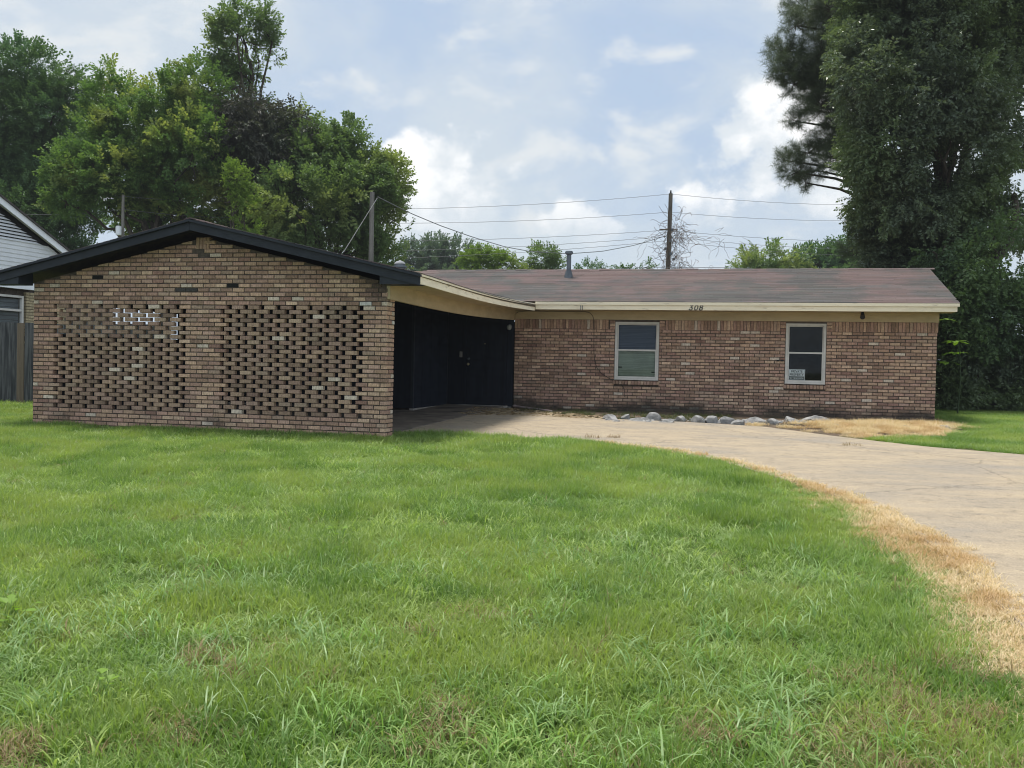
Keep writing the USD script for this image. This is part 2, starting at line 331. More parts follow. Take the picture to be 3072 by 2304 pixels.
def leaf_material(name, c1, c2, c3=None, trans=.35, pscale=.6, rough=.55, lo=.35, hi=.65, patch=(.45, .62), tl=1.25):
    """Leaf colour from a random value per twig, per leaf and a slow noise in space; light passes through."""
    n = {'o': ('object_info', {}), 'g': ('geometry', {}), 'ra': ('math', {'math_type': 'add'}), 'rh': ('math', {'math_type': 'multiply', 'value2': .5}), 'x': ('mix', {'color1': c1, 'color2': c2}),
         'd': ('principled_bsdf', {'roughness': rough, 'specular_ior_level': .35}), 't': ('translucent_bsdf', {}), 'mx': ('mix_closure', {'fac': trans}), 'ts': ('vector_math', {'math_type': 'multiply', 'vector2': (tl * 1.0, tl * 1.05, tl * .55)})}
    L = [('o.random', 'ra.value1'), ('g.random_per_island', 'ra.value2'), ('ra.value', 'rh.value1'), ('rh.value', 'x.fac')]
    out = 'x.color'
    if c3 is not None:
        n['n'] = ('noise_texture', {'scale': pscale, 'detail': 3.0})
        n['r'] = ('map_range', {'range_type': 'smoothstep', 'from_min': patch[0], 'from_max': patch[1], 'clamp': True})
        n['x3'] = ('mix', {'color2': c3})
        L += [('g.position', 'n.vector'), ('n.fac', 'r.value'), ('r.result', 'x3.fac'), ('x.color', 'x3.color1')]
        out = 'x3.color'
    L += [(out, 'd.base_color'), (out, 'ts.vector1'), ('ts.vector', 't.color'), ('d.BSDF', 'mx.closure1'), ('t.BSDF', 'mx.closure2')]
    return usdkit.material(stage, '/World/Looks/' + name, n, L, surface='mx.closure')

# ------------------------------------------------------------------ ground, driveway
def quad_sheet(xs, ys, zf, dz=0.0):
    X, Y = np.meshgrid(xs, ys, indexing='xy')
    v = np.stack([X, Y, zf(X, Y) + dz], -1).reshape(-1, 3)
    w = len(xs)
    f = [(j * w + i, j * w + i + 1, (j + 1) * w + i + 1, (j + 1) * w + i) for j in range(len(ys) - 1) for i in range(len(xs) - 1)]
    return v, np.array(f)
tag(obj('ground', quad_sheet([-400, -60, 60, 400], [-400, -16, 8, 60, 400], ground_z), M['lawnsoil']), kind='structure')

DRIVE_NEAR = [(-.1, .62), (.86, .72), (2.04, .70), (3.14, .45), (4.2, -.25), (5.1, -1.4), (5.66, -2.45), (6.08, -3.3), (6.48, -4.25), (6.74, -5.5), (6.86, -6.75), (6.93, -8.0), (6.97, -9.5), (7.0, -13.0)]
DRIVE_FAR = [(20, -4.0), (14, -1.0), (11, .35), (8.99, 1.12), (7.8, 1.75), (7.2, 2.3), (6.56, 2.97), (5.46, 4.28), (4.2, 4.72), (2.46, 4.85), (1.22, 5.5), (.4, 6.1), (-.1, 6.6)]
drive_poly = sg.Polygon(DRIVE_NEAR + [(20, -13.0)] + DRIVE_FAR).buffer(.12).buffer(-.12)
def flat_mesh(poly, dz, thick=None):
    """A polygon as a sheet (or slab) that follows the fall of the ground."""
    ms = []
    for g in getattr(poly, 'geoms', [poly]):
        if g.area < 1e-4: continue
        g = g.simplify(.004)
        v, f = trimesh.creation.triangulate_polygon(g, engine='earcut')
        top = np.column_stack([v, ground_z(v[:, 0], v[:, 1]) + dz])
        if thick:
            m = trimesh.creation.extrude_polygon(g, 1.0, engine='earcut')
            w = m.vertices.copy()
            w[:, 2] = ground_z(w[:, 0], w[:, 1]) + dz - thick * (w[:, 2] < .5)
            ms.append(trimesh.Trimesh(w, m.faces, process=False))
        else:
            if len(f) and np.cross(top[f[0][1]] - top[f[0][0]], top[f[0][2]] - top[f[0][0]])[2] < 0: f = f[:, ::-1]
            ms.append(trimesh.Trimesh(top, f, process=False))
    m = trimesh.util.concatenate(ms)
    return m
driveway = thing('driveway', kind='structure')
obj('joint_bed', flat_mesh(drive_poly, .006), M['soil'], driveway)
cuts = [sg.LineString([(-2, 2.55), (30, 2.35)]), sg.LineString([(3.7, -2.62), (30, -2.62)]), sg.LineString([(9.2, 8), (9.0, -14)])]
slabs = drive_poly
for c in cuts: slabs = slabs.difference(c.buffer(.0045))
for g in sorted(getattr(slabs, 'geoms', [slabs]), key=lambda g: -g.area):
    if g.area > .02: obj('slab', flat_mesh(g, .028, .04), M['concrete'], driveway)
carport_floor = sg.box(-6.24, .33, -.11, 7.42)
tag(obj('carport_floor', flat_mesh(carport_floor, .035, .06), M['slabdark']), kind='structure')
bed_poly = sg.Polygon([(.05, 7.46), (.05, 6.5), (.5, 6.12), (1.3, 5.55), (2.5, 4.93), (4.2, 4.8), (5.5, 4.36), (6.62, 3.15), (7.1, 3.2), (7.9, 3.9), (8.7, 5.2), (8.8, 7.46)])
tag(obj('garden_bed', flat_mesh(bed_poly, .010), M['soil']), kind='structure')

# ------------------------------------------------------------------ the house
B, CR = .2032, .0677                                         # brick pitch and course height
W1, SET, X1 = 6.246, 7.482, 8.741                            # screen width, setback of the front wall, right end
house = thing('brick_house', 'low brown brick ranch house with lattice carport screen and shingle roof', 'house')
PAL = np.array([1.56, 1.38, 1.33]) * np.array([(.335, .245, .165), (.25, .175, .12), (.275, .185, .14), (.20, .14, .10), (.39, .305, .21), (.26, .205, .15), (.30, .215, .165), (.185, .115, .09)])
PAL = PAL * .90 + PAL.mean(1, keepdims=True) * np.array([.105, .10, .10])
PAL = np.minimum(PAL * .85 + PAL[:4].mean(0) * .15, .66)
PW = np.array([.22, .2, .2, .1, .07, .08, .1, .03])
def brick_tone(kind='wall', x=0.0, z=0.0):
    c = PAL[rng.choice(len(PAL), p=PW)] * rng.uniform(.82, 1.16)
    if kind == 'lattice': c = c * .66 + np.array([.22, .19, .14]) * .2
    if rng.random() < .03: c = np.array([.60, .50, .40]) * rng.uniform(.9, 1.1)
    return c
bricks = []                                                  # (distance, mesh data) of every brick of the house
def brick_geom(c8, n):
    """c8: 8 corners, x fastest then y then z, with y = 0 the face. A chamfered face and plain sides."""
    p = np.array(c8, float)
    c = p.mean(0)
    r = .0045
    q = p.copy()
    # inset of the face corners (indices with y low: 0,1,4,5)
    face = p[[0, 1, 5, 4]]
    fc = face.mean(0)
    ext = np.abs(face - fc).max(0)
    ins = face - np.sign(face - fc) * np.minimum(r, ext * .3) * (ext > 1e-6)
    ins = ins + n * 0.0
    out = face - n * r                                      # rim set back by r
    back = p[[2, 3, 7, 6]]
    v = np.vstack([ins, out, back])
    f = [(0, 1, 2), (0, 2, 3)]
    for i in range(4):
        j = (i + 1) % 4
        f += [(i, 4 + i, 4 + j), (i, 4 + j, j), (4 + i, 8 + i, 8 + j), (4 + i, 8 + j, 4 + j)]
    f += [(8, 10, 9), (8, 11, 10)]
    return v, np.array(f)
def place_brick(o, u, n, u0, u1, z0, z1, depth=.09, tone=None, ztop=None, proud=None):
    """A brick on the wall through o that runs along u and faces n."""
    o, u, n = np.array(o, float), np.array(u, float), np.array(n, float)
    pr = rng.normal(0, .0016) if proud is None else proud
    j = lambda: rng.normal(0, .0013)
    zt = (z1, z1) if ztop is None else ztop
    c8 = []
    for zz in (0, 1):
        for dd in (0, 1):
            for k, uu in enumerate((u0, u1)):
                h = (zt[k] if zz else z0)
                c8.append(o + u * (uu + j()) + n * (pr - depth * dd) + np.array([0, 0, h + j()]))
    v, f = brick_geom(c8, n)
    bricks.append((np.linalg.norm(v.mean(0) - CAM), v, f, brick_tone() if tone is None else tone))

def gable_top(x): return 2.955 - .225 * abs(x + 3.123)
JO = .0145
def lay_row(o, u, n, z0, spans, top=None, tones=None, zoff=0.0):
    for (a, b) in spans:
        t = tones(a, b) if tones else None
        if top is None:
            place_brick(o, u, n, a + JO / 2, b - JO / 2, z0 + JO / 2, z0 + CR - JO / 2, tone=t)
        else:
            ta, tb = min(z0 + CR - JO / 2, top(a)), min(z0 + CR - JO / 2, top(b))
            if min(ta, tb) > z0 + .02:
                place_brick(o, u, n, a + JO / 2, b - JO / 2, z0 + JO / 2, None, tone=t, ztop=(ta, tb))
def bond(a, b, odd, pitch=B):
    """Running bond from a to b."""
    xs = [a]
    t = a + (pitch / 2 if odd else pitch)
    while t < b - .04:
        xs.append(t); t += pitch
    xs.append(b)
    return list(zip(xs[:-1], xs[1:]))
FRONT = ((0, 0, 0), (1, 0, 0), (0, -1, 0))
def screen_tone(x, z, kind):
    c = brick_tone(kind)
    # overspray of the dark trim paint near the right eave
    k = max(0.0, 1 - math.hypot((x + .12) / .42, (z - 2.2) / .42))
    c = c * (1 - .85 * k) + np.array([.02, .024, .03]) * .85 * k
    return c
rows = list(range(-2, 46))
for r in rows:
    z0 = r * CR
    if z0 > 2.93: break
    if 3 <= r <= 27:
        even = (r - 3) % 2 == 0
        if even:
            solid = [(-6.246, -6.045), (-6.045, -5.845)] + [(-3.523 + .2107 * k, -3.523 + .2107 * (k + 1)) for k in range(4)] + [(-.394, -.197), (-.197, 0)]
            screen = [(-5.764 + .2795 * k, -5.764 + .2795 * k + .197) for k in range(8)] + [(-2.59 + .2745 * k, -2.59 + .2745 * k + .194) for k in range(8)]
        else:
            solid = [(-6.246, -6.144), (-6.144, -5.94), (-5.94, -5.733)] + [(-3.409 + .2077 * k, -3.409 + .2077 * (k + 1)) for k in range(3)] + [(-.498, -.297), (-.297, -.098)]
            screen = [(-5.62 + .2764 * k, -5.62 + .2764 * k + .196) for k in range(8)] + [(-2.722 + .278 * k, -2.722 + .278 * k + .196) for k in range(8)]
        lay_row(*FRONT, z0, solid, tones=lambda a, b: screen_tone((a + b) / 2, z0, 'wall'))
        for a, b in screen:
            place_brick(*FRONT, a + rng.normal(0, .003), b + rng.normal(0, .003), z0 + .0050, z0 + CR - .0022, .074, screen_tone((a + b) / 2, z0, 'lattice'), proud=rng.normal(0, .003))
    else:
        sp = bond(-W1, 0 if r % 2 else -.098, r % 2 == 0)
        if abs(z0 - .1) < .35: pass
        keep = []
        for a, b in sp:
            cx_, cz_ = (a + b) / 2, z0 + CR / 2
            if z0 > 2.6 and -3.24 < cx_ < -3.0: continue
            keep.append((a, b))
        def tn(a, b):
            cx_, cz_ = (a + b) / 2, z0 + CR / 2
            if (abs(cx_ + 5.0) < .11 and abs(cz_ - 2.35) < .035) or (abs(cx_ + 2.64) < .11 and abs(cz_ - 2.19) < .036): return np.array([.012, .012, .012])
            if abs(cx_ + 3.4) < .11 and abs(cz_ - 2.13) < .036: return np.array([.06, .055, .05])
            if abs(cx_ + .33) < .1 and abs(cz_ - 1.93) < .035: return np.array([.6, .58, .54])
            return screen_tone(cx_, cz_, 'wall')
        lay_row(*FRONT, z0, keep, top=gable_top, tones=tn)
for k in range(4):                                           # upright bricks under the peak
    place_brick(*FRONT, -3.235 + .06 * k, -3.235 + .06 * k + .054, 2.775, 2.955, .09)
SIDE = ((0, 0, 0), (0, 1, 0), (1, 0, 0))
for r in range(-2, 31):                                      # the return at the right end of the screen
    z0 = r * CR
    odd_end = ((r - 3) % 2 != 0) if 3 <= r <= 27 else (r % 2 == 0)
    sp = [(0.0, .203), (.203, .305)] if odd_end else [(.098, .305)]
    for a, b in sp:
        t = np.array([.62, .6, .55]) if (r == 24 and a > .15) else None
        # the first brick stands in the front plane and closes the corner
        place_brick(*SIDE, a + (0.0 if a == 0 else JO / 2), b - JO / 2, z0 + JO / 2, z0 + CR - JO / 2, .088, t)
RW = ((0, SET, 0), (1, 0, 0), (0, -1, 0))
WIN = [(2.265, 3.213), (5.823, 6.624)]
WZ0, WZ1 = .773, 2.021
ZTOP = 1.852
for r in range(0, 27):                                       # front wall right of the carport
    z0 = .03 + r * CR
    ztop = min(z0 + CR, ZTOP)
    for a, b in bond(.022, X1, r % 2 == 1):
        pieces = [(a, b)]
        for wa, wb in WIN:
            if z0 + CR > WZ0 - .085 and z0 < WZ1:
                nx = []
                for p, q in pieces:
                    if q <= wa - .0 or p >= wb: nx.append((p, q))
                    else:
                        if p < wa: nx.append((p, wa))
                        if q > wb: nx.append((wb, q))
                pieces = nx
        for p, q in pieces:
            if q - p > .025:
                place_brick(*RW, p + JO / 2, q - JO / 2, z0 + JO / 2, z0 + CR - JO / 2)
x_ = .022
while x_ < X1 - .03:                                         # soldier course under the frieze
    if not any(wa - .12 < x_ + .03 < wb + .12 for wa, wb in WIN):
        place_brick(*RW, x_ + .004, x_ + .0637, ZTOP + .008, 2.062, .09, brick_tone() * .95)
    x_ += .0677
for wa, wb in WIN:
    for k in range(3):                                       # bricks laid flat beside the head of the window
        for a, b in ((wa - .118, wa), (wb, wb + .118)):
            place_brick(*RW, a + .005, b - .005, ZTOP + .005 + k * .0677, ZTOP + .0627 + k * .0677)
# rowlock sills below the windows
for wa, wb in WIN:
    n_ = int(round((wb - wa + .06) / .068))
    for k in range(n_):
        a = wa - .03 + k * (wb - wa + .06) / n_
        zt = WZ0 - .012
        v, f = brick_geom([np.array([a + (.004 if i == 0 else (wb - wa + .06) / n_ - .004), SET - .045 + .13 * d, (zt - .075 - (.012 if d == 0 else 0)) if l == 0 else zt - (.014 if d == 0 else 0)]) for l in (0, 1) for d in (0, 1) for i in (0, 1)], np.array([0, -1., 0]))
        bricks.append((np.linalg.norm(v.mean(0) - CAM), v, f, brick_tone() * .85))
# the wall behind the joints
mb = MB()
mb.prism([(-W1 + .004, -.14), (-.004, -.14), (-.004, 2.265), (-3.123, 2.96), (-W1 + .004, 2.265)][::1], .06, .0905)
wall_front = None
mw = MB()
zl0, zl1 = 3 * CR, 28 * CR
mw.box((-W1 + .003, .013, -.14), (-.0135, .0895, zl0 - .002))
for a, b in ((-6.243, -5.86), (-3.395, -2.80), (-.385, -.0135)): mw.box((a, .013, zl0 - .002), (b, .0895, zl1 + .002))
mw.prism([(-W1 + .003, zl1 + .002), (-.0135, zl1 + .002), (-.0135, gable_top(0) - .004), (-3.123, 2.948), (-W1 + .003, gable_top(0) - .004)], .013, .0895)
mw.box((-.085, .0905, -.14), (-.0135, .298, 2.1))
mw.box((-W1 + .003, .0905, -.14), (-W1 + .09, .30, 2.1))
mw.build('carport_screen_wall', M['mortar'], house)
mw = MB()
xs = [.0305, WIN[0][0], WIN[0][1], WIN[1][0], WIN[1][1], X1 - .0085]
for i in range(5):
    if i % 2 == 0: mw.box((xs[i], SET + .013, -.1), (xs[i + 1], SET + .10, 2.10))
    else:
        mw.box((xs[i], SET + .013, -.1), (xs[i + 1], SET + .10, WZ0 - .06))
        mw.box((xs[i], SET + .013, WZ1 + .002), (xs[i + 1], SET + .10, 2.10))
mw.build('wall', M['mortar'], house)
sw = MB()
sw.box((X1 - .10, SET + .101, -.1), (X1 - .0085, 14.5, 2.3)); sw.box((-6.24, 14.4, -.1), (X1 - .101, 14.5, 2.3)); sw.box((-6.24, SET + .25, -.1), (-6.14, 14.399, 2.3))
sw.build('wall', M['mortar'], house)
# bricks: the 300 nearest are parts of their own, the others are joined
bricks.sort(key=lambda b: b[0])
for d, v, f, t in bricks[:300]:
    obj('brick', (v, f), M['brick'], house, col=np.tile(t, (len(v), 1)))
mb = MB()
for d, v, f, t in bricks[300:]: mb.add(v, f, t)
mb.build('brickwork', M['brick'], house, kind='stuff')

# roofs
def sag(y): return -.055 * math.sin(math.pi * min(max(y, 0) / 7.4, 1))
MS = (3.474 - 2.42) / (11.0 - 6.89)
GX, GZ, GS = -3.123, 3.2, .225
def main_z(y): return 2.42 + MS * (y - 6.89)
mb = MB()
XL, XR = -6.87, 9.03
for s in (0, 1):
    y0, y1 = (6.895, 11.0) if s == 0 else (15.1, 11.0)
    mb.hexa([(x, y, z - (.05 if lo else .012)) for lo in (1, 0) for y, z in ((y0, 2.42), (y1, 3.474)) for x in (XL, XR)])
roof = group_part('roof', house)
mb.build('deck', M['deck'], roof)
mb = MB()
NY = 12
for s in (-1, 1):
    xe = GX + s * 3.745
    ys = np.linspace(-.345, 9.9, NY)
    for a, b in zip(ys[:-1], ys[1:]):
        mb.hexa([(x, y, z + (sag(y) if x != GX else sag(y) * .2) - (.05 if lo else .012)) for lo in (1, 0) for y in (a, b) for x, z in ((GX, GZ), (xe, GZ - GS * 3.745))])
mb.build('deck', M['deck'], roof)
shingles = []
def shingle_tone(): return np.ones(3) * rng.uniform(.86, 1.14) * np.array([rng.uniform(.96, 1.05), 1, rng.uniform(.96, 1.04)])
def shingle_rows(p0, du, slope_len, up, nrm, length, clip=None, expo=.127, zf=None):
    """Courses of strips from the eave upwards."""
    nr = int(slope_len / expo) + 1
    for r in range(nr):
        s0 = r * expo; s1 = min(s0 + expo + .02, slope_len)
        t = -rng.uniform(0, .9)
        while t < length:
            a, b = max(t, 0), min(t + .914, length)
            t += .914
            if b - a < .05: continue
            if clip and not clip((a + b) / 2, s0): continue
            tone = shingle_tone()
            th0, th1 = .0085 + rng.normal(0, .0008), .002
            c8 = []
            for top in (0, 1):
                for s in (0, 1):
                    for w in (a + .0015, b - .0015):
                        sl = (s0 + rng.normal(0, .0015)) if s == 0 else s1
                        q = p0 + du * w + up * sl + nrm * ((th0 if s == 0 else th1) if top else -.004)
                        if zf is not None: q = q + np.array([0, 0, zf(q)])
                        c8.append(q)
            v = np.array(c8)
            f = np.array([[0, 2, 3], [0, 3, 1], [4, 5, 7], [4, 7, 6], [0, 1, 5], [0, 5, 4], [2, 6, 7], [2, 7, 3], [0, 4, 6], [0, 6, 2], [1, 3, 7], [1, 7, 5]])
            shingles.append((np.linalg.norm(v.mean(0) - CAM), v, f, tone))
L_ = math.hypot(4.105, 1.054)
shingle_rows(np.array([-3.4, 6.87, 2.415]), np.array([1., 0, 0]), L_ + .03, np.array([0, 4.105, 1.054]) / L_, np.array([0, -1.054, 4.105]) / L_, 9.04 + 3.4,
             clip=lambda w, s: (-3.4 + w) > -.9 - (s / L_) * 3.6)
visible_end = len(shingles)
ridge_sag = lambda q: sag(q[1]) * (.2 + .8 * min(1, abs(q[0] - GX) / 3.745))
LG = math.hypot(3.745, 3.745 * GS)
shingle_rows(np.array([GX + 3.76, -.36, GZ - GS * 3.76 - .004]), np.array([0, 1., 0]), LG, np.array([-3.745, 0, 3.745 * GS]) / LG, np.array([3.745 * GS, 0, 3.745]) / LG, 7.4, zf=ridge_sag)
shingle_rows(np.array([GX - 3.76, -.36, GZ - GS * 3.76 - .004]), np.array([0, 1., 0]), LG, np.array([3.745, 0, 3.745 * GS]) / LG, np.array([-3.745 * GS, 0, 3.745]) / LG, 7.4, zf=ridge_sag)
order = sorted(range(len(shingles)), key=lambda i: shingles[i][0] + (0 if i < visible_end else 100))
for i in order[:300]:
    d, v, f, t = shingles[i]
    obj('shingle', (v, f), M['shingle'], roof, col=np.tile(t, (len(v), 1)))
mb = MB()
for i in order[300:]:
    d, v, f, t = shingles[i]; mb.add(v, f, t)
mb.build('shingle_courses', M['shingle'], roof, kind='stuff')
mb = MB()                                                    # ridge caps
for k in range(46):
    a = -3.3 + k * .27
    mb.prism([(-.11, -.028), (-.10, -.016), (0, .012 + .003 * (k % 2)), (.10, -.016), (.11, -.028), (0, -.006)], 0, .29, shingle_tone() * .95)
    v = mb.v[-1]
    mb.v[-1] = np.column_stack([a + v[:, 1], 11.0 - v[:, 0], 3.474 + v[:, 2] + rng.normal(0, .003) + .006])
for k in range(34):
    a = -.36 + k * .27
    mb.prism([(-.11, -.026), (-.10, -.012), (0, .014 + .003 * (k % 2)), (.10, -.012), (.11, -.026), (0, -.004)], a, a + .29, shingle_tone() * .95)
    mb.v[-1] = mb.v[-1] + np.array([GX, 0, GZ + .004])
mb.build('ridge_caps', M['shingle'], roof, kind='stuff')

# trim
def slope_board(s, y0, y1, dz0, dz1, xin=0.0, xout=3.76, mat_='darktrim', name='rake_board', cuts=None):
    mb = MB()
    xa, xb = GX + s * xin, GX + s * xout
    mb.hexa([(x, y, GZ - GS * abs(x - GX) + dz) for dz in (dz0, dz1) for y in (y0, y1) for x in ((xa, xb) if s > 0 else (xb, xa))])
    return mb.build(name, M[mat_], house)
for s in (-1, 1):
    slope_board(s, -.352, -.325, -.178, -.052, .002, 3.755)
    slope_board(s, -.392, -.325, -.050, -.014, .002, 3.775, name='rake_trim')
    slope_board(s, -.324, .02, -.10, -.075, .002, 3.66, name='rake_soffit')
for s in (-1, 1):                                            # boxed returns at the foot of the rakes
    xa, xb = sorted((GX + s * 3.13, GX + s * 3.715))
    mb = MB()
    if s > 0: mb.prism([(xa, 2.195), (xb, 2.195), (xb - .0, GZ - GS * abs(xb - GX) - .10), (xa, GZ - GS * abs(xa - GX) - .10)], -.336, -.006)
    else: mb.prism([(xa, 2.195), (xb, 2.195), (xb, GZ - GS * abs(xb - GX) - .10), (xa, GZ - GS * abs(xa - GX) - .10)], -.336, -.006)
    mb.build('eave_return', M['darktrim'], house)
ys = np.linspace(-.345, 6.9, 24)
def long_board(x0, x1, zlo, zhi, name, m, ya=-.345, yb=6.9, n=24, kz=1.0):
    """A board along y that follows the sag of the eave."""
    v, f = [], []
    for y_ in np.linspace(ya, yb, n):
        s_ = sag(y_) * kz
        lo = zlo(y_) if callable(zlo) else zlo; hi = zhi(y_) if callable(zhi) else zhi
        v += [(x0, y_, lo + s_), (x1, y_, lo + s_), (x1, y_, hi + s_), (x0, y_, hi + s_)]
    for i in range(n - 1):
        for j in range(4):
            f.append((i * 4 + j, i * 4 + (j + 1) % 4, i * 4 + 4 + (j + 1) % 4, i * 4 + 4 + j))
    e = (n - 1) * 4
    f += [(0, 3, 2, 1), (e, e + 1, e + 2, e + 3)]
    return obj(name, (v, f), M[m], house)
tilt = lambda y_: .03 * max(y_, 0) / 6.9
long_board(.595, .615, lambda y_: 2.20 + tilt(y_), lambda y_: 2.312 + tilt(y_), 'fascia', 'cream', -.32)
long_board(.59, .632, lambda y_: 2.3135 + tilt(y_), lambda y_: 2.352 + tilt(y_), 'fascia_trim', 'cream', -.32)
long_board(.035, .594, lambda y_: 2.225 + tilt(y_), lambda y_: 2.235 + tilt(y_), 'soffit', 'tan', -.0, 7.47)
long_board(-.02, .033, lambda y_: 2.0 + .035 * y_ / 7.4, lambda y_: 2.235 + tilt(y_), 'beam', 'tan', .012, 7.47)
long_board(-6.26, -6.20, 2.0, 2.235, 'beam', 'darktrim', .095, 7.47)
mb = MB().box((.63, 6.88, 2.246), (8.995, 6.905, 2.344)); mb.build('fascia', M['cream'], house)
mb = MB().box((.63, 6.862, 2.3455), (9.035, 6.905, 2.408)); mb.build('fascia_trim', M['cream'], house)
mb = MB().box((.60, 6.906, 2.25), (8.99, 7.50, 2.26)); mb.build('soffit', M['tan'], house)
mb = MB().box((.035, 7.455, 2.064), (8.76, 7.478, 2.249)); mb.build('frieze_board', M['tan'], house)
mb = MB()
for s in (0, 1):
    y0, y1 = (6.90, 10.999) if s == 0 else (15.1, 11.001)
    mb.hexa([(x, y, z - (.155 if lo else .013)) for lo in (1, 0) for y, z in ((y0, 2.42), (y1, 3.474)) for x in (8.975, 9.0)])
mb.build('rake_board', M['cream'], house)
mb = MB().prism([(7.49, 2.06), (14.5, 2.06), (14.5, 2.5), (11, 3.33), (7.49, 2.5)], 8.70, 8.74)
mb.v[0] = mb.v[0][:, [1, 0, 2]]
mb.build('gable_wall', M['tan'], house)
# carport inside: dark walls, ceiling, store room and entrance
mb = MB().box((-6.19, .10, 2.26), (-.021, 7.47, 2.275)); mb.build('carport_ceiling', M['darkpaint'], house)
fz = .035
def panel_wall(a, b, z0, z1, n, thick=.04, grooves=.4, name='panel'):
    """A painted wall of vertical panels with grooves between them; a and b are (x, y)."""
    a, b, n = np.array(a, float), np.array(b, float), np.array(n, float)
    L = np.linalg.norm(b - a); u = (b - a) / L
    k = max(1, int(round(L / grooves)))
    for i in range(k):
        p, q = a + u * (L * i / k + .004), a + u * (L * (i + 1) / k - .004)
        c = [(*(pt - n * t), zz) for zz in (z0, z1) for t in (0, thick) for pt in (p, q)]
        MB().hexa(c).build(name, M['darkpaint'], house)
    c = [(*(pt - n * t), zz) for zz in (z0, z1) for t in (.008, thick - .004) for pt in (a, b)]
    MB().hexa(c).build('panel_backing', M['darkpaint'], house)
panel_wall((-6.19, .31), (-6.19, 4.09), .03, 1.42, (1, 0), grooves=.63)
panel_wall((-6.19, 4.1), (-6.19, 5.19), .05, 2.259, (1, 0), grooves=.6)
panel_wall((-6.19, 5.2), (-1.53, 5.2), .12, 2.259, (0, -1), grooves=.61)
panel_wall((-1.5, 5.2), (-1.5, 7.36), .12, 2.259, (1, 0), grooves=.54)
MB().box((-1.545, 5.19, .11), (-1.49, 5.245, 2.259)).build('corner_trim', M['darktrim'], house)
panel_wall((-1.49, 7.40), (-1.13, 7.40), .12, 2.259, (0, -1), grooves=.36)
panel_wall((-.12, 7.40), (.021, 7.40), .12, 2.259, (0, -1), grooves=.4)
MB().box((-1.128, 7.41, 2.12), (-.122, 7.45, 2.259)).build('door_header', M['darkpaint'], house)
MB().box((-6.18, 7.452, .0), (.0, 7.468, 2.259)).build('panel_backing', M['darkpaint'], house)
MB().box((-1.53, 7.361, .12), (-1.492, 7.451, 2.259)).build('corner_trim', M['darktrim'], house)
MB().box((-1.56, 5.17, .03), (-1.475, 7.3, .118)).build('wall_sill', M['sill'], house)
MB().box((-1.47, 7.32, .06), (.0, 7.44, .118)).build('wall_sill', M['sill'], house)
MB().box((-1.16, 7.17, .06), (-.06, 7.319, .14)).build('door_step', M['sill'], house)
door = group_part('door', house)
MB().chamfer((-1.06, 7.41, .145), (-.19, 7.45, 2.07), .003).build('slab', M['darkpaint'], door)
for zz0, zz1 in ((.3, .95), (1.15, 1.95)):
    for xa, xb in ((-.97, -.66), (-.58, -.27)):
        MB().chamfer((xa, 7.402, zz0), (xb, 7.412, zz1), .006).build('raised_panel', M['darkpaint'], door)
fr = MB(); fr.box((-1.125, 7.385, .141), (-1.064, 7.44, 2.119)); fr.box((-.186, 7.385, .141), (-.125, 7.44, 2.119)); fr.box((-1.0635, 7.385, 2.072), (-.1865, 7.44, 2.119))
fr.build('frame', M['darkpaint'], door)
kn = trimesh.creation.icosphere(2, .03); kn.apply_translation((-1.0, 7.352, 1.04)); obj('handle', kn, M['brass'], door, smooth=True)
kc = MB().tube([(-1.0, 7.41, 1.04), (-1.0, 7.36, 1.04)], [.02, .012], 12); kc.build('handle_rose', M['brass'], door)
db = MB().tube([(-1.0, 7.41, 1.16), (-1.0, 7.388, 1.16)], .027, 14); db.build('deadbolt', M['metal'], door)
MB().tube([(-.63, 7.401, 1.5), (-.63, 7.394, 1.5)], .012, 10).build('peephole', M['brass'], door)
MB().chamfer((-1.215, 7.378, 1.19), (-1.15, 7.399, 1.32), .006).build('doorbell', mat('doorbell_plastic', (.2, .19, .17), rough=.5), house)
lamp = group_part('porch_lamp', house)
MB().tube([(-.06, 7.39, 1.90), (-.06, 7.36, 1.90)], .045, 16).build('base', M['metal'], lamp)
g_ = trimesh.creation.icosphere(2, .055); g_.apply_scale((1, 1, 1.15)); g_.apply_translation((-.06, 7.32, 1.87)); obj('globe', g_, mat('lamp_globe', (.3, .31, .3), rough=.3), lamp, smooth=True)

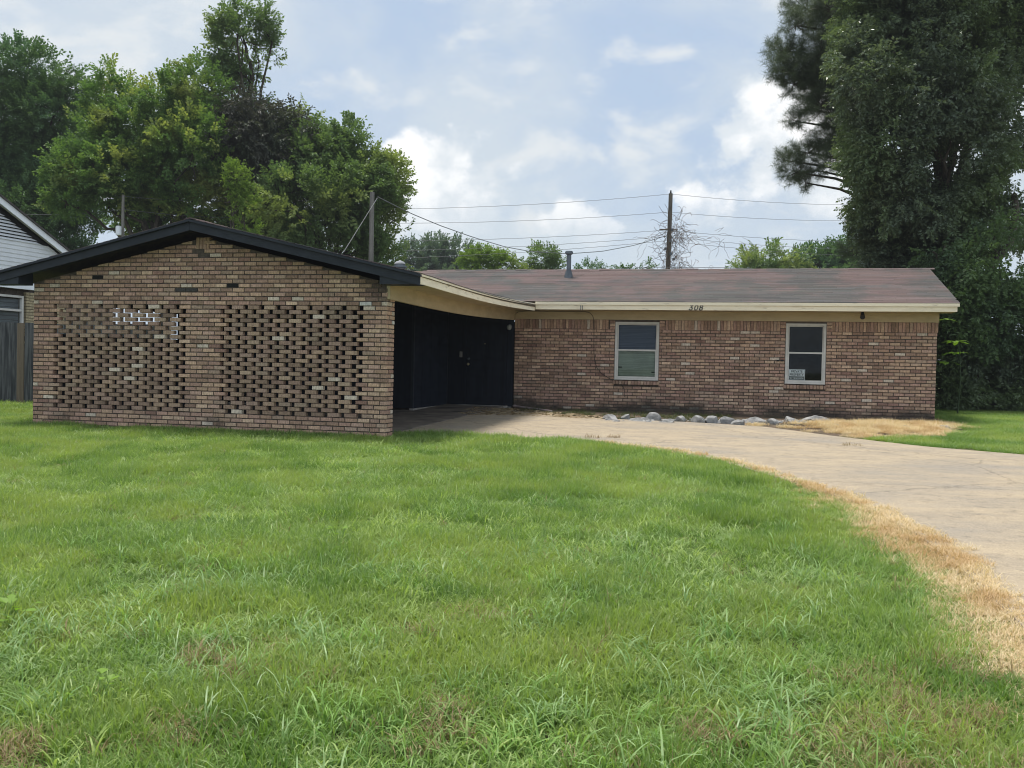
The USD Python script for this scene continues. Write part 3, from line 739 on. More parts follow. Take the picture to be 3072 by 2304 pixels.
# windows
def window(wa, wb, tilt_blind):
    w = group_part('window', house)
    zm = 1.415
    fr = MB()
    y0, y1 = SET + .018, SET + .085
    fr.box((wa + .002, y0, WZ0), (wa + .048, y1, WZ1)); fr.box((wb - .048, y0, WZ0), (wb - .002, y1, WZ1)); fr.box((wa + .0485, y0, WZ1 - .045), (wb - .0485, y1, WZ1)); fr.box((wa + .0485, y0 - .012, WZ0), (wb - .0485, y1, WZ0 + .038))
    fr.build('frame', M['white'], w)
    up = MB(); a, b = wa + .05, wb - .05
    up.box((a, y0 + .034, zm + .002), (a + .022, y0 + .055, WZ1 - .047)); up.box((b - .022, y0 + .034, zm + .002), (b, y0 + .055, WZ1 - .047)); up.box((a + .0225, y0 + .034, WZ1 - .066), (b - .0225, y0 + .055, WZ1 - .047))
    up.build('upper_sash', M['white'], w)
    lo = MB()
    lo.box((a, y0 + .004, WZ0 + .040), (a + .026, y0 + .032, zm - .018)); lo.box((b - .026, y0 + .004, WZ0 + .040), (b, y0 + .032, zm - .018)); lo.box((a, y0 + .001, zm - .0175), (b, y0 + .033, zm + .018)); lo.box((a + .0265, y0 + .004, WZ0 + .040), (b - .0265, y0 + .032, WZ0 + .078))
    lo.build('lower_sash', M['white'], w)
    MB().box((a + .022, y0 + .043, zm + .0185), (b - .022, y0 + .046, WZ1 - .066)).build('pane', M['glass_screen' if tilt_blind else 'glass'], w)
    MB().box((a + .026, y0 + .017, WZ0 + .078), (b - .026, y0 + .020, zm - .018)).build('pane', M['glass_green' if tilt_blind else 'glass'], w)
    if tilt_blind:
        z_ = WZ0 + .05
        k = 0
        while z_ < WZ1 - .05:
            mb = MB()
            gap = {4: (a, a + .11), 8: (b - .12, b)}.get(k)
            xa, xb = a + .004, b - .004
            if k == 9: xa = a + .10
            if k == 5: xb = b - .11
            t = .011
            jl, jr = rng.normal(0, .0015), rng.normal(0, .0015)
            mb.hexa([(x_, y0 + .085 + yy, z_ + (jl if x_ == xa else jr) + zz) for zz, yy0 in ((-t, -.006), (t, .006)) for yy in (yy0, yy0 + .0016) for x_ in (xa, xb)])
            mb.build('slat', M['blind'], w)
            z_ += .0245; k += 1
        MB().box((a, y0 + .075, WZ1 - .045), (b, y0 + .11, WZ1 - .015)).build('blind_rail', M['blind'], w)
    return w
window(*WIN[0], True)
window(*WIN[1], False)
ht = MB(); ht.box((0.1, 10.5, .1), (8.6, 10.54, 2.25)); ht.box((.1, SET + .12, .05), (8.6, 10.49, .09)); ht.box((.1, SET + .12, 2.262), (8.6, 10.49, 2.29)); ht.box((4.5, SET + .13, .1), (4.6, 10.49, 2.26))
ht.build('room_partition', M['room'], house)

# small things fixed to the house
num = group_part('house_number', house)
for ch, x_ in zip('308', (3.872, 3.975, 4.075)):
    m = meshkit.text_mesh(ch, .104, .006, bold=True)
    v = m.vertices.copy(); c0 = v[:, 0].min(); v[:, 0] -= c0; v[:, 0] += v[:, 1] * .24
    obj('digit', trimesh.Trimesh(np.column_stack([x_ + v[:, 0], 6.8798 - v[:, 2], 2.247 + v[:, 1]]), m.faces, process=False), M['blackink'], num)
fl = group_part('floodlight', house)
MB().box((7.265, 7.18, 2.225), (7.315, 7.23, 2.2495)).build('base', M['black'], fl)
MB().tube([(7.29, 7.21, 2.225), (7.29, 7.15, 2.17), (7.285, 7.10, 2.14)], [.03, .045, .05], 12).build('head', M['black'], fl)
br = group_part('wire_hook', house)
for dx in (0, .04):
    pts = [(1.615 + dx, 6.876 - .02 * math.sin(t), 2.33 - .05 * t / 1.6 + .0) for t in np.linspace(0, 3.1, 9)]
    MB().tube(pts, .007, 6).build('hook', M['metal'], br)
cb = [(.03, 7.445, 2.02), (.03, 7.445, 2.16), (.10, 7.44, 2.215), (.3, 7.44, 2.236), (.9, 7.44, 2.232), (1.55, 7.44, 2.238), (1.70, 7.44, 2.215), (1.77, 7.445, 2.15), (1.80, 7.452, 2.06), (1.805, 7.462, 1.9), (1.815, 7.466, 1.36), (1.83, 7.466, 1.18), (1.89, 7.466, 1.01), (2.0, 7.466, .89), (2.12, 7.466, .82), (2.28, 7.46, .73), (2.44, 7.466, .66), (2.5, 7.466, .56), (2.51, 7.466, .40)]
from scipy.interpolate import CubicSpline
def smooth_path(p, n):
    p = np.array(p, float); s = np.concatenate([[0], np.cumsum(np.linalg.norm(np.diff(p, axis=0), axis=1))])
    t = np.linspace(0, s[-1], n)
    return np.column_stack([np.interp(t, s, p[:, i]) for i in range(3)])
MB().tube(smooth_path(cb, 90), .0058, 6).build('cable', M['black'], house)
MB().box((5.655, 7.455, 1.235), (5.70, 7.476, 1.262)).box((5.735, 7.455, 1.238), (5.79, 7.476, 1.268)).build('wall_bracket', M['black'], house)
vp = group_part('vent_pipe', house)
c_ = (.72, 9.9, main_z(9.9))
MB().lathe([(.11, -.05), (.105, .03), (.075, .14), (.07, .16), (.0, .16)], c_, 18).build('flashing', M['metal'], vp, smooth=40)
MB().lathe([(.056, .10), (.056, .56), (.0, .56)], c_, 18).build('pipe', M['metal'], vp, smooth=40)
MB().lathe([(.05, .54), (.095, .57), (.10, .60), (.085, .635), (.0, .645)], c_, 18).build('cap', M['metal'], vp, smooth=40)
rv = group_part('roof_vent', house)
c_ = (-.9, 2.8, 2.66)
MB().lathe([(.10, -.03), (.10, .08), (.13, .085), (.13, .11), (.095, .115), (.095, .14), (.0, .14)], c_, 16).build('pipe', M['metal'], rv, smooth=30)
MB().lathe([(.10, .145), (.095, .165), (.06, .195), (.02, .205), (.0, .22)], c_, 16).build('cap', M['nblind'], rv, smooth=40)

# sign inside the right window
sign = thing('private_property_sign', 'small white sign reading PRIVATE PROPERTY in the lower corner of the right window', 'sign')
sx0, sx1, sz0, sz1, sy = 5.895, 6.225, .853, 1.077, SET + .05
MB().box((sx0, sy, sz0), (sx1, sy + .004, sz1)).build('board', M['board'], sign)
def text_on(txt, cx_, z_, h, width, y_, m, parent, name, bold=True):
    t = meshkit.text_mesh(txt, h, .0012, bold)
    v = t.vertices.copy(); v[:, 0] -= (v[:, 0].min() + v[:, 0].max()) / 2
    v[:, 0] *= width / (v[:, 0].max() - v[:, 0].min())
    obj(name, trimesh.Trimesh(np.column_stack([cx_ + v[:, 0], y_ - v[:, 2], z_ + v[:, 1]]), t.faces, process=False), m, parent)
cx_ = (sx0 + sx1) / 2
text_on('PRIVATE', cx_, 1.008, .046, .225, sy - .0015, M['blackink'], sign, 'lettering')
text_on('PROPERTY', cx_, .943, .048, .275, sy - .0015, M['blackink'], sign, 'lettering')
MB().box((sx0 + .012, sy - .002, .862), (sx1 - .012, sy - .0005, .928)).build('dark_band', M['blackink'], sign)
text_on('NO TRESPASSING', cx_, .876, .036, .28, sy - .0035, M['board'], sign, 'lettering')
bd = MB(); bd.box((sx0 + .006, sy - .0015, sz1 - .010), (sx1 - .006, sy - .0004, sz1 - .006)); bd.box((sx0 + .006, sy - .0015, .932), (sx0 + .010, sy - .0004, sz1 - .0105)); bd.box((sx1 - .010, sy - .0015, .932), (sx1 - .006, sy - .0004, sz1 - .0105))
bd.build('border', M['blackink'], sign)

# ------------------------------------------------------------------ neighbour's house and fence on the left
nb = thing('white_siding_house', 'white siding house with louvred gable behind the fence on the left', 'house', (0, 0, 0))
NX = -11.5
RY, RZ, NS = 3.6, 5.132, .43                                 # ridge of the neighbour, its slope
def nz(y): return RZ - NS * abs(y - RY)
zz = 2.70
while zz < 5.0:                                              # clapboards, louvre slats under the peak
    louvre = zz > 3.64
    h_ = .075 if louvre else .098
    half0, half1 = (RZ - .13 - zz) / NS, (RZ - .13 - zz - h_) / NS
    if half1 < .1: break
    if louvre:
        half0 -= .22; half1 -= .22
    if half1 > .15:
        MB().hexa([(NX + xo, RY + sy_ * hf_, z_) for z_, hf_, xi in ((zz, half0, .016 if not louvre else .03), (zz + h_ - (.0 if not louvre else .022), half1, .002 if not louvre else -.012)) for sy_ in (-1, 1) for xo in (xi - .03, xi)]).build('louvre_slat' if louvre else 'siding_board', M['siding'], nb)
    zz += h_
MB().prism([(-2.2, 2.70), (9.4, 2.70), (RY, RZ - .14)], NX - .08, NX - .04)
g_ = MB().prism([(-2.2, 2.60), (9.4, 2.60), (RY, RZ - .14)], 0, .04); g_.v[0] = np.column_stack([NX - .035 - g_.v[0][:, 1], g_.v[0][:, 0], g_.v[0][:, 2]]); g_.build('gable_backing', M['black'], nb)
for sy_ in (-1, 1):
    MB().hexa([(x_, y_, nz(y_) + dz) for dz in (-.13, .02) for y_ in (RY, RY + sy_ * 6.2) for x_ in (NX + .16, NX + .185)]).build('rake_board', M['siding'], nb)
    MB().hexa([(x_, y_, nz(y_) + dz) for dz in (-.03, .018) for y_ in (RY, RY + sy_ * 6.2) for x_ in (NX - .05, NX + .159)]).build('rake_soffit', M['siding'], nb)
    MB().hexa([(x_, y_, nz(y_) + dz) for dz in (.0205, .065) for y_ in (RY, RY + sy_ * 6.25) for x_ in (NX - 11, NX + .215)]).build('roof', M['nroof'], nb)
MB().box((NX - .03, -2.2, 2.575), (NX + .09, 6.13, 2.69)).build('frieze_band', M['siding'], nb)
MB().box((NX - .22, -2.2, -.1), (NX - .105, 9.3, 2.575)).build('wall', M['mortar'], nb)
MB().box((NX - 11, -2.2, -.1), (NX - .23, 9.3, 2.575)).build('wall', M['siding'], nb)
r = 0
while r < 40:
    z0 = -.05 + r * .0677
    if z0 > 2.5: break
    for a, b in bond(5.97, 9.3, r % 2 == 1):
        v, f = brick_geom([(y_, d * .08, z_) for z_ in (z0 + .005, z0 + .0627) for d in (0, 1) for y_ in (a + .005, b - .005)], np.array([0, -1., 0]))
        v = np.column_stack([NX - .005 - v[:, 1], v[:, 0], v[:, 2]])
        if z0 > 1.3 and a < 7.2: obj('brick', (v, f), M['brick'], nb, col=np.tile(np.array([.46, .38, .24]) * rng.uniform(.85, 1.08), (len(v), 1)))
    r += 1
w = group_part('window', nb)
fr = MB()
for ya, yb in ((3.0, 3.05), (5.80, 5.86)): fr.box((NX - .05, ya, 1.2), (NX + .02, yb, 2.42))
for za, zb in ((1.2, 1.25), (2.05, 2.10), (2.37, 2.42)): fr.box((NX - .05, 3.051, za), (NX + .015, 5.799, zb))
fr.build('frame', M['white'], w)
MB().box((NX - .035, 3.051, 1.251), (NX - .03, 5.799, 2.369)).build('pane', M['glass'], w)
bl = MB()
for k_ in range(11): bl.box((NX - .09, 3.05, 1.25 + k_ * .1), (NX - .085, 5.8, 1.342 + k_ * .1))
bl.build('blind', M['nblind'], w)
fence = thing('wood_fence', 'weathered grey wooden privacy fence left of the carport', 'fence')
x_ = -11.45
i = 0
while x_ < -6.4:
    w_ = .139 if not (-9.95 < x_ < -9.75) else .165
    top = 1.72 + rng.normal(0, .012)
    yj = 3.8 + rng.normal(0, .004) - (.018 if -9.95 < x_ < -9.75 else 0)
    ln = rng.normal(0, .006)
    p = MB().hexa([(xx + (ln if zz else 0), yy, (top if zz else .03)) for zz in (0, 1) for yy in (yj, yj + .018) for xx in (x_, x_ + w_)])
    o = p.build('plank', M['newwood'] if -9.95 < x_ < -9.75 else M['wood'], fence)
    if -9.95 < x_ < -9.75: tag(o, 'newer brown plank among the grey ones')
    x_ += w_ + rng.uniform(.004, .009); i += 1
for zz in (.4, 1.35): MB().box((-11.45, 3.83, zz), (-6.4, 3.868, zz + .09)).build('rail', M['wood'], fence)

# ------------------------------------------------------------------ rocks, pipe, small things on the ground
def rock(name, label, c, size, seed, flat=.6):
    m = trimesh.creation.icosphere(3, 1.0)
    v = m.vertices
    r_ = np.random.default_rng(seed)
    for _ in range(9):                                       # planes chopped off: a broken stone
        n_ = unit(r_.normal(size=3)); d_ = r_.uniform(.48, .82)
        over = np.maximum(v @ n_ - d_, 0)
        v = v - over[:, None] * n_ * .98
    v = v + (meshkit.fbm(v * 2.2 + seed, 3, seed)[:, None] - .5) * .14 * v
    v = v * np.array([size[0], size[1], size[2]])
    a = r_.uniform(0, 6.3)
    v = v @ np.array([[math.cos(a) * .2 + .8, 0, 0], [0, 1, 0], [0, 0, 1]])
    t = thing(name, label, 'rock', c)
    obj('stone', trimesh.Trimesh(v, m.faces, process=False), M['rock'], t, smooth=18)
    return t
ROCKS = [(1320, 903, .17, .10, 'leftmost pale grey rock of the row edging the bed below the left window'), (1352, 902, .10, .11, 'small upright grey rock second from the left in the rock edging'),
         (1380, 906, .17, .08, 'low flat grey rock beside the small upright one, third from the left'), (1410, 903, .17, .13, 'tall pointed dark grey rock set back, fourth from the left'),
         (1440, 909, .15, .08, 'low grey rock in front of the tall pointed one'), (1470, 907, .12, .11, 'rounded grey rock just left of the dry grass gap in the edging'),
         (1507, 909, .16, .12, 'pale block shaped rock in the middle of the rock edging'), (1540, 909, .17, .125, 'pointed grey rock right of the pale block shaped one'),
         (1570, 910, .13, .12, 'upright light grey rock touching the low one to its right'), (1597, 914, .18, .09, 'low wide grey rock nearest the driveway, left of the tan dry grass'),
         (1637, 909, .18, .10, 'grey rock at the left start of the tan dry grass'), (1668, 911, .12, .09, 'small dark grey rock half hidden in tan dry grass'),
         (1706, 910, .20, .13, 'wide dark topped rock below the left edge of the sign window'), (1728, 912, .13, .07, 'flat pale rock between two larger ones below the sign window'), (1762, 910, .21, .15, 'largest dark rock below the window with the sign'),
         (1805, 918, .15, .07, 'pale tan rock buried in dry grass right of the sign window'), (1950, 921, .14, .06, 'flat pale rock in the dry grass near the right corner of the house'), (2040, 921, .15, .07, 'dark stone at the right end of the dry grass mound')]
for i, (px, py, s, h, lab) in enumerate(ROCKS):
    r_ = ray(px, py + 6)
    t_ = 18.0
    for _ in range(20):
        q = CAM + r_ * t_ ; t_ = (ground_z(q[0], q[1]) - CAM[2]) / r_[2]
    q = CAM + r_ * t_
    rock('rock', lab, (q[0], q[1], ground_z(q[0], q[1]) + h * .22), (s * 1.42, s * 1.0, h * 1.05), 40 + i)
def pebble(seed):
    m = trimesh.creation.icosphere(1, 1.0); r_ = np.random.default_rng(seed); v = m.vertices.copy()
    for _ in range(6):
        n_ = unit(r_.normal(size=3)); v = v - np.maximum(v @ n_ - r_.uniform(.5, .8), 0)[:, None] * n_
    return v * np.array([.075, .06, .045]), m.faces
pebble_sources = [pebble(900 + i) for i in range(4)]
pebble_spots = []
r_p = np.random.default_rng(19)
for k_ in range(130):
    px_ = r_p.uniform(1305, 1800)
    q = CAM + ray(px_, 910 + r_p.normal(0, 2.0) + (px_ - 1305) * .006) * 1.0
    d_ = q - CAM
    t_ = 18.0
    for _ in range(20):
        q = CAM + d_ * t_; t_ = (ground_z(q[0], q[1]) - CAM[2]) / d_[2]
    pebble_spots.append((q[0], q[1] + r_p.normal(0, .12), ground_z(q[0], q[1]) + .012))
pp = thing('plastic_pipe', 'thin pale pink plastic pipe lying at the foot of the wall by the carport', 'pipe')
a, b = np.array([.12, 7.30, .14]), np.array([1.15, 6.35, .10])
MB().tube([a + (b - a) * t for t in np.linspace(0, 1, 6)], .021, 10).build('tube', M['pipe'], pp, smooth=40)
MB().tube([a - unit(b - a) * .06, a + unit(b - a) * .02], .028, 12).build('coupling', M['pipe'], pp, smooth=40)

# ------------------------------------------------------------------ instancing
def rot_quats(q):
    return Vt.QuathArray([Gf.Quath(float(w), float(x), float(y), float(z)) for w, x, y, z in q])
def frame_quats(ax, roll):
    """Rotations that turn +x to ax, then roll about it."""
    ax = ax / np.linalg.norm(ax, axis=1, keepdims=True)
    ref = np.where(np.abs(ax[:, 2:]) < .95, [[0, 0, 1.]], [[0, 1., 0]])
    yv = np.cross(ref, ax); yv /= np.linalg.norm(yv, axis=1, keepdims=True)
    zv = np.cross(ax, yv)
    c, s = np.cos(roll)[:, None], np.sin(roll)[:, None]
    y2, z2 = yv * c + zv * s, -yv * s + zv * c
    from scipy.spatial.transform import Rotation
    q = Rotation.from_matrix(np.stack([ax, y2, z2], -1)).as_quat()
    return q[:, [3, 0, 1, 2]]
def z_quats(a):
    return np.stack([np.cos(a / 2), 0 * a, 0 * a, np.sin(a / 2)], 1)
def instancer(path, protos, material, pos, quats, scales, idx):
    pi = UsdGeom.PointInstancer.Define(stage, path)
    rel = pi.CreatePrototypesRel()
    for i, m in enumerate(protos):
        p = f'{path}/source_{i}'
        g = usdkit.mesh(stage, p, m, material)
        g.CreateDoubleSidedAttr(True)
        rel.AddTarget(p)
    pi.CreatePositionsAttr(Vt.Vec3fArray.FromNumpy(np.asarray(pos, np.float32)))
    pi.CreateOrientationsAttr(rot_quats(quats))
    s = np.asarray(scales, np.float32)
    if s.ndim == 1: s = np.repeat(s[:, None], 3, 1)
    pi.CreateScalesAttr(Vt.Vec3fArray.FromNumpy(s))
    pi.CreateProtoIndicesAttr(Vt.IntArray.FromNumpy(np.asarray(idx, np.int32)))
    return pi

n_ = len(pebble_spots)
tag(instancer('/World/small_stones', pebble_sources, M['rock'], pebble_spots, z_quats(r_p.uniform(0, 6.28, n_)), r_p.uniform(.35, 1.15, n_), r_p.integers(0, 4, n_)),
    'small broken stones lying between the larger rocks of the bed edging', 'stones', kind='stuff')
# ------------------------------------------------------------------ grass
def blades(n, size, h, w, lean, seed, curl=1.0, segs=3, clump=0):
    """Grass blades on a square patch: narrow tapering strips that bend over."""
    r = np.random.default_rng(seed)
    v, f = [], []
    cl = r.uniform(-size / 2, size / 2, (clump, 2)) if clump else None
    for i in range(n):
        if clump:
            p = cl[r.integers(clump)] + r.normal(0, .018, 2)
        else:
            p = r.uniform(-size / 2, size / 2, 2)
        a = r.uniform(0, 2 * np.pi)
        d = np.array([math.cos(a), math.sin(a)]); sd = np.array([-d[1], d[0]])
        tw = r.normal(0, .5); sd = sd * math.cos(tw) + d * math.sin(tw)
        H = r.uniform(*h); W = r.uniform(*w) / 2; le = r.uniform(*lean)
        base = len(v)
        ang = r.uniform(.05, .35) * le; z = 0.0; q = p.astype(float)
        for k in range(segs):
            t = k / segs
            ww = W * (1 - .55 * t) if k else W * .8
            v += [(q[0] - sd[0] * ww, q[1] - sd[1] * ww, z), (q[0] + sd[0] * ww, q[1] + sd[1] * ww, z)]
            st = H / segs
            q = q + d * math.sin(ang) * st; z += math.cos(ang) * st
            ang += curl * le * r.uniform(.5, 1.0) / segs * 1.6
        v.append((q[0], q[1], max(z, .004)))
        for k in range(segs - 1):
            b = base + 2 * k
            f += [(b, b + 1, b + 3), (b, b + 3, b + 2)]
        b = base + 2 * (segs - 1)
        f.append((b, b + 1, b + 2))
    v = np.array(v); v[:, 2] = np.maximum(v[:, 2], -.01)
    return v, np.array(f)
def in_view(p, margin=.12):
    """Points (n, 3) that the camera sees, with a margin."""
    d = p - CAM
    z_ = d @ fwd
    x_, y_ = d @ cr / np.maximum(z_, .01), d @ cu / np.maximum(z_, .01)
    return (z_ > .8) & (np.abs(x_) < 1536 / F + margin) & (y_ > -1152 / F - margin)
def scatter(poly, step, seed, jitter=.5):
    r = np.random.default_rng(seed)
    x0, y0, x1, y1 = poly.bounds
    xs, ys = np.meshgrid(np.arange(x0, x1, step), np.arange(y0, y1, step))
    p = np.column_stack([xs.ravel(), ys.ravel()]) + r.uniform(-jitter, jitter, (xs.size, 2)) * step
    import shapely
    p = p[shapely.contains_xy(poly, p[:, 0], p[:, 1])]
    p3 = np.column_stack([p, ground_z(p[:, 0], p[:, 1])])
    return p3[in_view(p3)], r
lawn_poly = sg.Polygon([(-.02, -.06), (-.02, .9)] + [(x_ - .03, y_ + .05) for x_, y_ in DRIVE_NEAR[1:]] + [(7.0, -13.5), (-14, -13.5), (-14, 3.75), (-6.35, 3.75), (-6.35, -.06)])
# strip killed with weed killer along the edge of the drive
TAN_IN = [(3.3, .42), (4.2, .0), (5.14, -1.1), (5.76, -2.45), (6.15, -3.6), (6.3, -4.5), (6.38, -5.4), (6.5, -6.3), (6.62, -7.4), (6.68, -8.5), (6.74, -9.2), (6.85, -10.0), (6.95, -13.5)]
tan_poly = sg.Polygon(TAN_IN + [(7.3, -13.5), (7.12, -9.5), (7.07, -8.0), (7.0, -6.75), (6.87, -5.5), (6.6, -4.25), (6.2, -3.25), (5.8, -2.4), (5.22, -1.3), (4.3, -.15), (3.2, .52)])
green_poly = lawn_poly.difference(tan_poly.buffer(-.10))
right_lawn = sg.Polygon([(20, -3.9), (14, -.85), (11, .55), (9.0, 1.3), (7.85, 1.95), (7.3, 2.5), (7.2, 3.0), (8.2, 3.7), (8.9, 5.2), (8.95, 7.0), (8.9, 15), (22, 18), (30, 8)])
coarse_mat = leaf_material('coarse_grass_blades', (.19, .31, .080), (.56, .66, .32), (.36, .47, .14), trans=.38, pscale=1.3, rough=.46, tl=1.25)
grass_mat = leaf_material('grass_blades', (0.100, 0.200, 0.035), (0.420, 0.530, 0.180), (0.270, 0.350, 0.095), trans=.42, pscale=.9, rough=.45, patch=(.42, .66), tl=1.35)
long_mat = leaf_material('long_grass_blades', (0.170, 0.310, 0.090), (0.500, 0.620, 0.360), (0.240, 0.400, 0.100), trans=.36, pscale=1.5, rough=.42, tl=1.25)
dead_mat = leaf_material('dry_grass_blades', (.76, .59, .38), (.90, .77, .56), (.66, .47, .27), trans=.3, pscale=2.5, rough=.6, tl=.9)
brown_mat = leaf_material('brown_grass_blades', (.30, .215, .12), (.50, .40, .24), None, trans=.25, rough=.7, tl=.9)
turf = [blades(390, .36, (.04, .125), (.0035, .0075), (.5, 2.3), 100 + i) for i in range(6)]
p, r = scatter(green_poly, .205, 11)
dist = np.linalg.norm(p - CAM, axis=1)
p[:, 2] -= .004
hgt = np.clip(.05 + 1.9 * meshkit.fbm(np.column_stack([p[:, :2] * 1.9, 0 * p[:, 0]]), 4, 3), .3, 1.9)
edge = np.array([tan_poly.distance(sg.Point(*q[:2])) for q in p])
hgt *= np.clip(.45 + edge * 1.1, .45, 1.0)
tag(instancer('/World/lawn_grass', turf, grass_mat, p, z_quats(r.uniform(0, 6.28, len(p))), np.column_stack([r.uniform(.95, 1.2, len(p)), r.uniform(.95, 1.2, len(p)), hgt]), r.integers(0, 6, len(p))),
    'lush green mown lawn filling the foreground in front of the house', 'grass', kind='stuff')
coarse = [blades(60, .30, (.06, .17), (.006, .0115), (.8, 2.6), 250 + i, curl=1.2, segs=4, clump=9) for i in range(6)]
p, r = scatter(green_poly, .17, 19)
dens = meshkit.fbm(np.column_stack([p[:, :2] * 1.5, 0 * p[:, 0] + 8]), 4, 13)
keep = r.random(len(p)) < np.clip((dens - .36) * 5.5, .14, .98)
p = p[keep]
edge = np.array([tan_poly.distance(sg.Point(*q[:2])) for q in p])
tag(instancer('/World/coarse_grass', coarse, coarse_mat, p, z_quats(r.uniform(0, 6.28, len(p))), r.uniform(.55, 1.05, len(p)) * np.clip(.5 + edge, .5, 1), r.integers(0, 6, len(p))),
    'light green coarser grass tufts mixed all through the front lawn', 'grass', kind='stuff')
p, r = scatter(right_lawn, .27, 12)
p2, r2 = p[:, :], r
tag(instancer('/World/side_lawn_grass', turf, grass_mat, p, z_quats(r.uniform(0, 6.28, len(p))), np.column_stack([r.uniform(1.1, 1.4, len(p)), r.uniform(1.1, 1.4, len(p)), r.uniform(.55, .8, len(p))]), r.integers(0, 5, len(p))),
    'short green lawn at the right beyond the driveway', 'grass', kind='stuff')
tall = [blades(44, .34, (.10, .30), (.005, .011), (.8, 2.5), 200 + i, curl=1.25, segs=5, clump=6) for i in range(5)]
p, r = scatter(green_poly.buffer(-.1), .24, 13)
dist = np.linalg.norm(p - CAM, axis=1)
dens = meshkit.fbm(np.column_stack([p[:, :2] * .8, 0 * p[:, 0] + 5]), 3, 9)
keep = (r.random(len(p)) < np.clip((dens - .36) * 4.5, .08, 1)) & (r.random(len(p)) < np.clip(1.4 - dist / 8.5, .16, 1))
p = p[keep]
edge = np.array([tan_poly.distance(sg.Point(*q[:2])) for q in p])
sc = r.uniform(.6, 1.1, len(p)) * np.clip(.5 + edge * .8, .5, 1) * np.clip(1.15 - np.linalg.norm(p - CAM, axis=1) / 22, .5, 1)
tag(instancer('/World/long_grass', tall, long_mat, p, z_quats(r.uniform(0, 6.28, len(p))), sc, r.integers(0, 5, len(p))),
    'long arching coarse grass blades standing out of the lawn', 'grass', kind='stuff')
dry = [blades(150, .22, (.03, .105), (.003, .0055), (.9, 2.8), 300 + i) for i in range(4)]
p, r = scatter(tan_poly.buffer(.28), .105, 14)
ed = np.array([tan_poly.distance(sg.Point(*q[:2])) for q in p])
on_drive = np.array([drive_poly.contains(sg.Point(*q[:2])) for q in p])
rag = meshkit.fbm(np.column_stack([p[:, :2] * 2.2, 0 * p[:, 0] + 2]), 3, 21)
keep = r.random(len(p)) < np.where(ed <= 0, 1.0, np.clip(1 - ed / (.34 * rag * 2), 0, 1) * .5)
keep &= ~(on_drive & (ed > .03))
p = p[keep]
p[:, 2] += np.where(on_drive[keep], .02, 0)
tag(instancer('/World/dry_grass_edge', dry, dead_mat, p, z_quats(r.uniform(0, 6.28, len(p))), np.column_stack([r.uniform(.8, 1.1, len(p)), r.uniform(.8, 1.1, len(p)), r.uniform(.5, 1.0, len(p))]), r.integers(0, 4, len(p))),
    'band of tan dead grass along the curved edge of the driveway', 'dry grass', kind='stuff')
bed_dry = sg.Polygon([(4.9, 4.75), (5.5, 4.42), (6.6, 3.15), (7.2, 2.95), (7.9, 3.4), (8.9, 4.6), (9.35, 5.9), (9.0, 6.9), (8.6, 7.1), (7.4, 6.9), (6.3, 6.3), (5.4, 5.6)])
p, r = scatter(bed_dry, .11, 15)
ed = np.array([bed_dry.exterior.distance(sg.Point(*q[:2])) for q in p])
rg = meshkit.fbm(np.column_stack([p[:, :2] * 1.9, 0 * p[:, 0] + 3]), 4, 41)
kp = (ed > .55 * np.clip(rg - .36, 0, 1) * 5) & (r.random(len(p)) < .75)
p, ed = p[kp], ed[kp]
p[:, 2] += np.clip(ed - .2, 0, .7) * .05
tag(instancer('/World/dry_grass_bed', dry, dead_mat, p, z_quats(r.uniform(0, 6.28, len(p))), np.column_stack([r.uniform(.9, 1.2, len(p)), r.uniform(.9, 1.2, len(p)), r.uniform(.5, 1.5, len(p)) * np.clip(.5 + rg[kp], .5, 1.2)]), r.integers(0, 4, len(p))),
    'mound of tan dead grass between the rocks and the right corner of the house', 'dry grass', kind='stuff')
mound_z = lambda x_, y_: ground_z(x_, y_)
# dead tufts of thatch in the lawn
thatch = []
r = np.random.default_rng(5)
for cx_, cy_, rad in [(3.06, -9.84, .13), (3.39, -9.97, .15), (3.69, -9.94, .08), (4.1, -8.78, .2), (4.41, -10.09, .14), (3.43, -10.77, .22), (5.38, -10.05, .16), (4.4, -10.4, .16), (5.2, -10.5, .2), (3.0, -11.0, .2), (6.1, -10.2, .3), (6.2, -9.7, .25), (4.75, -9.3, .1), (3.9, -9.2, .08), (6.35, -10.2, .35), (6.1, -9.4, .3), (6.4, -8.9, .25), (6.3, -9.8, .3), (5.9, -10.3, .3)]:
    for _ in range(int(rad * 85)):
        q = r.normal(0, rad * .55, 2)
        thatch.append((cx_ + q[0], cy_ + q[1], ground_z(cx_, cy_ + q[1]) + .012))
p, r2 = scatter(green_poly, .5, 16)
thatch = np.array(thatch + [tuple(q) for q in p])
wisp = [blades(26, .13, (.05, .13), (.0025, .005), (1.0, 2.8), 400 + i) for i in range(3)]
tag(instancer('/World/brown_thatch', wisp, brown_mat, thatch, z_quats(r.uniform(0, 6.28, len(thatch))), r.uniform(.7, 1.15, len(thatch)), r.integers(0, 3, len(thatch))),
    'small brown clumps of dead thatch scattered in the lawn', 'dry grass', kind='stuff')
p, r = scatter(sg.box(.3, 5.0, 4.9, 7.0).intersection(bed_poly).buffer(-.02), .2, 17)
keep = meshkit.fbm(np.column_stack([p[:, :2] * 1.7, 0 * p[:, 0]]), 3, 31) > .46
p = p[keep]
tag(instancer('/World/bed_weeds', [blades(60, .22, (.03, .12), (.004, .008), (.4, 1.9), 500 + i) for i in range(2)], leaf_material('bed_weed_blades', (.06, .09, .03), (.15, .14, .06), None, trans=.35), p, z_quats(r.uniform(0, 6.28, len(p))), r.uniform(.6, 1.1, len(p)), r.integers(0, 2, len(p))),
    'thin weeds and grass growing in the bare bed under the left window', 'weeds', kind='stuff')
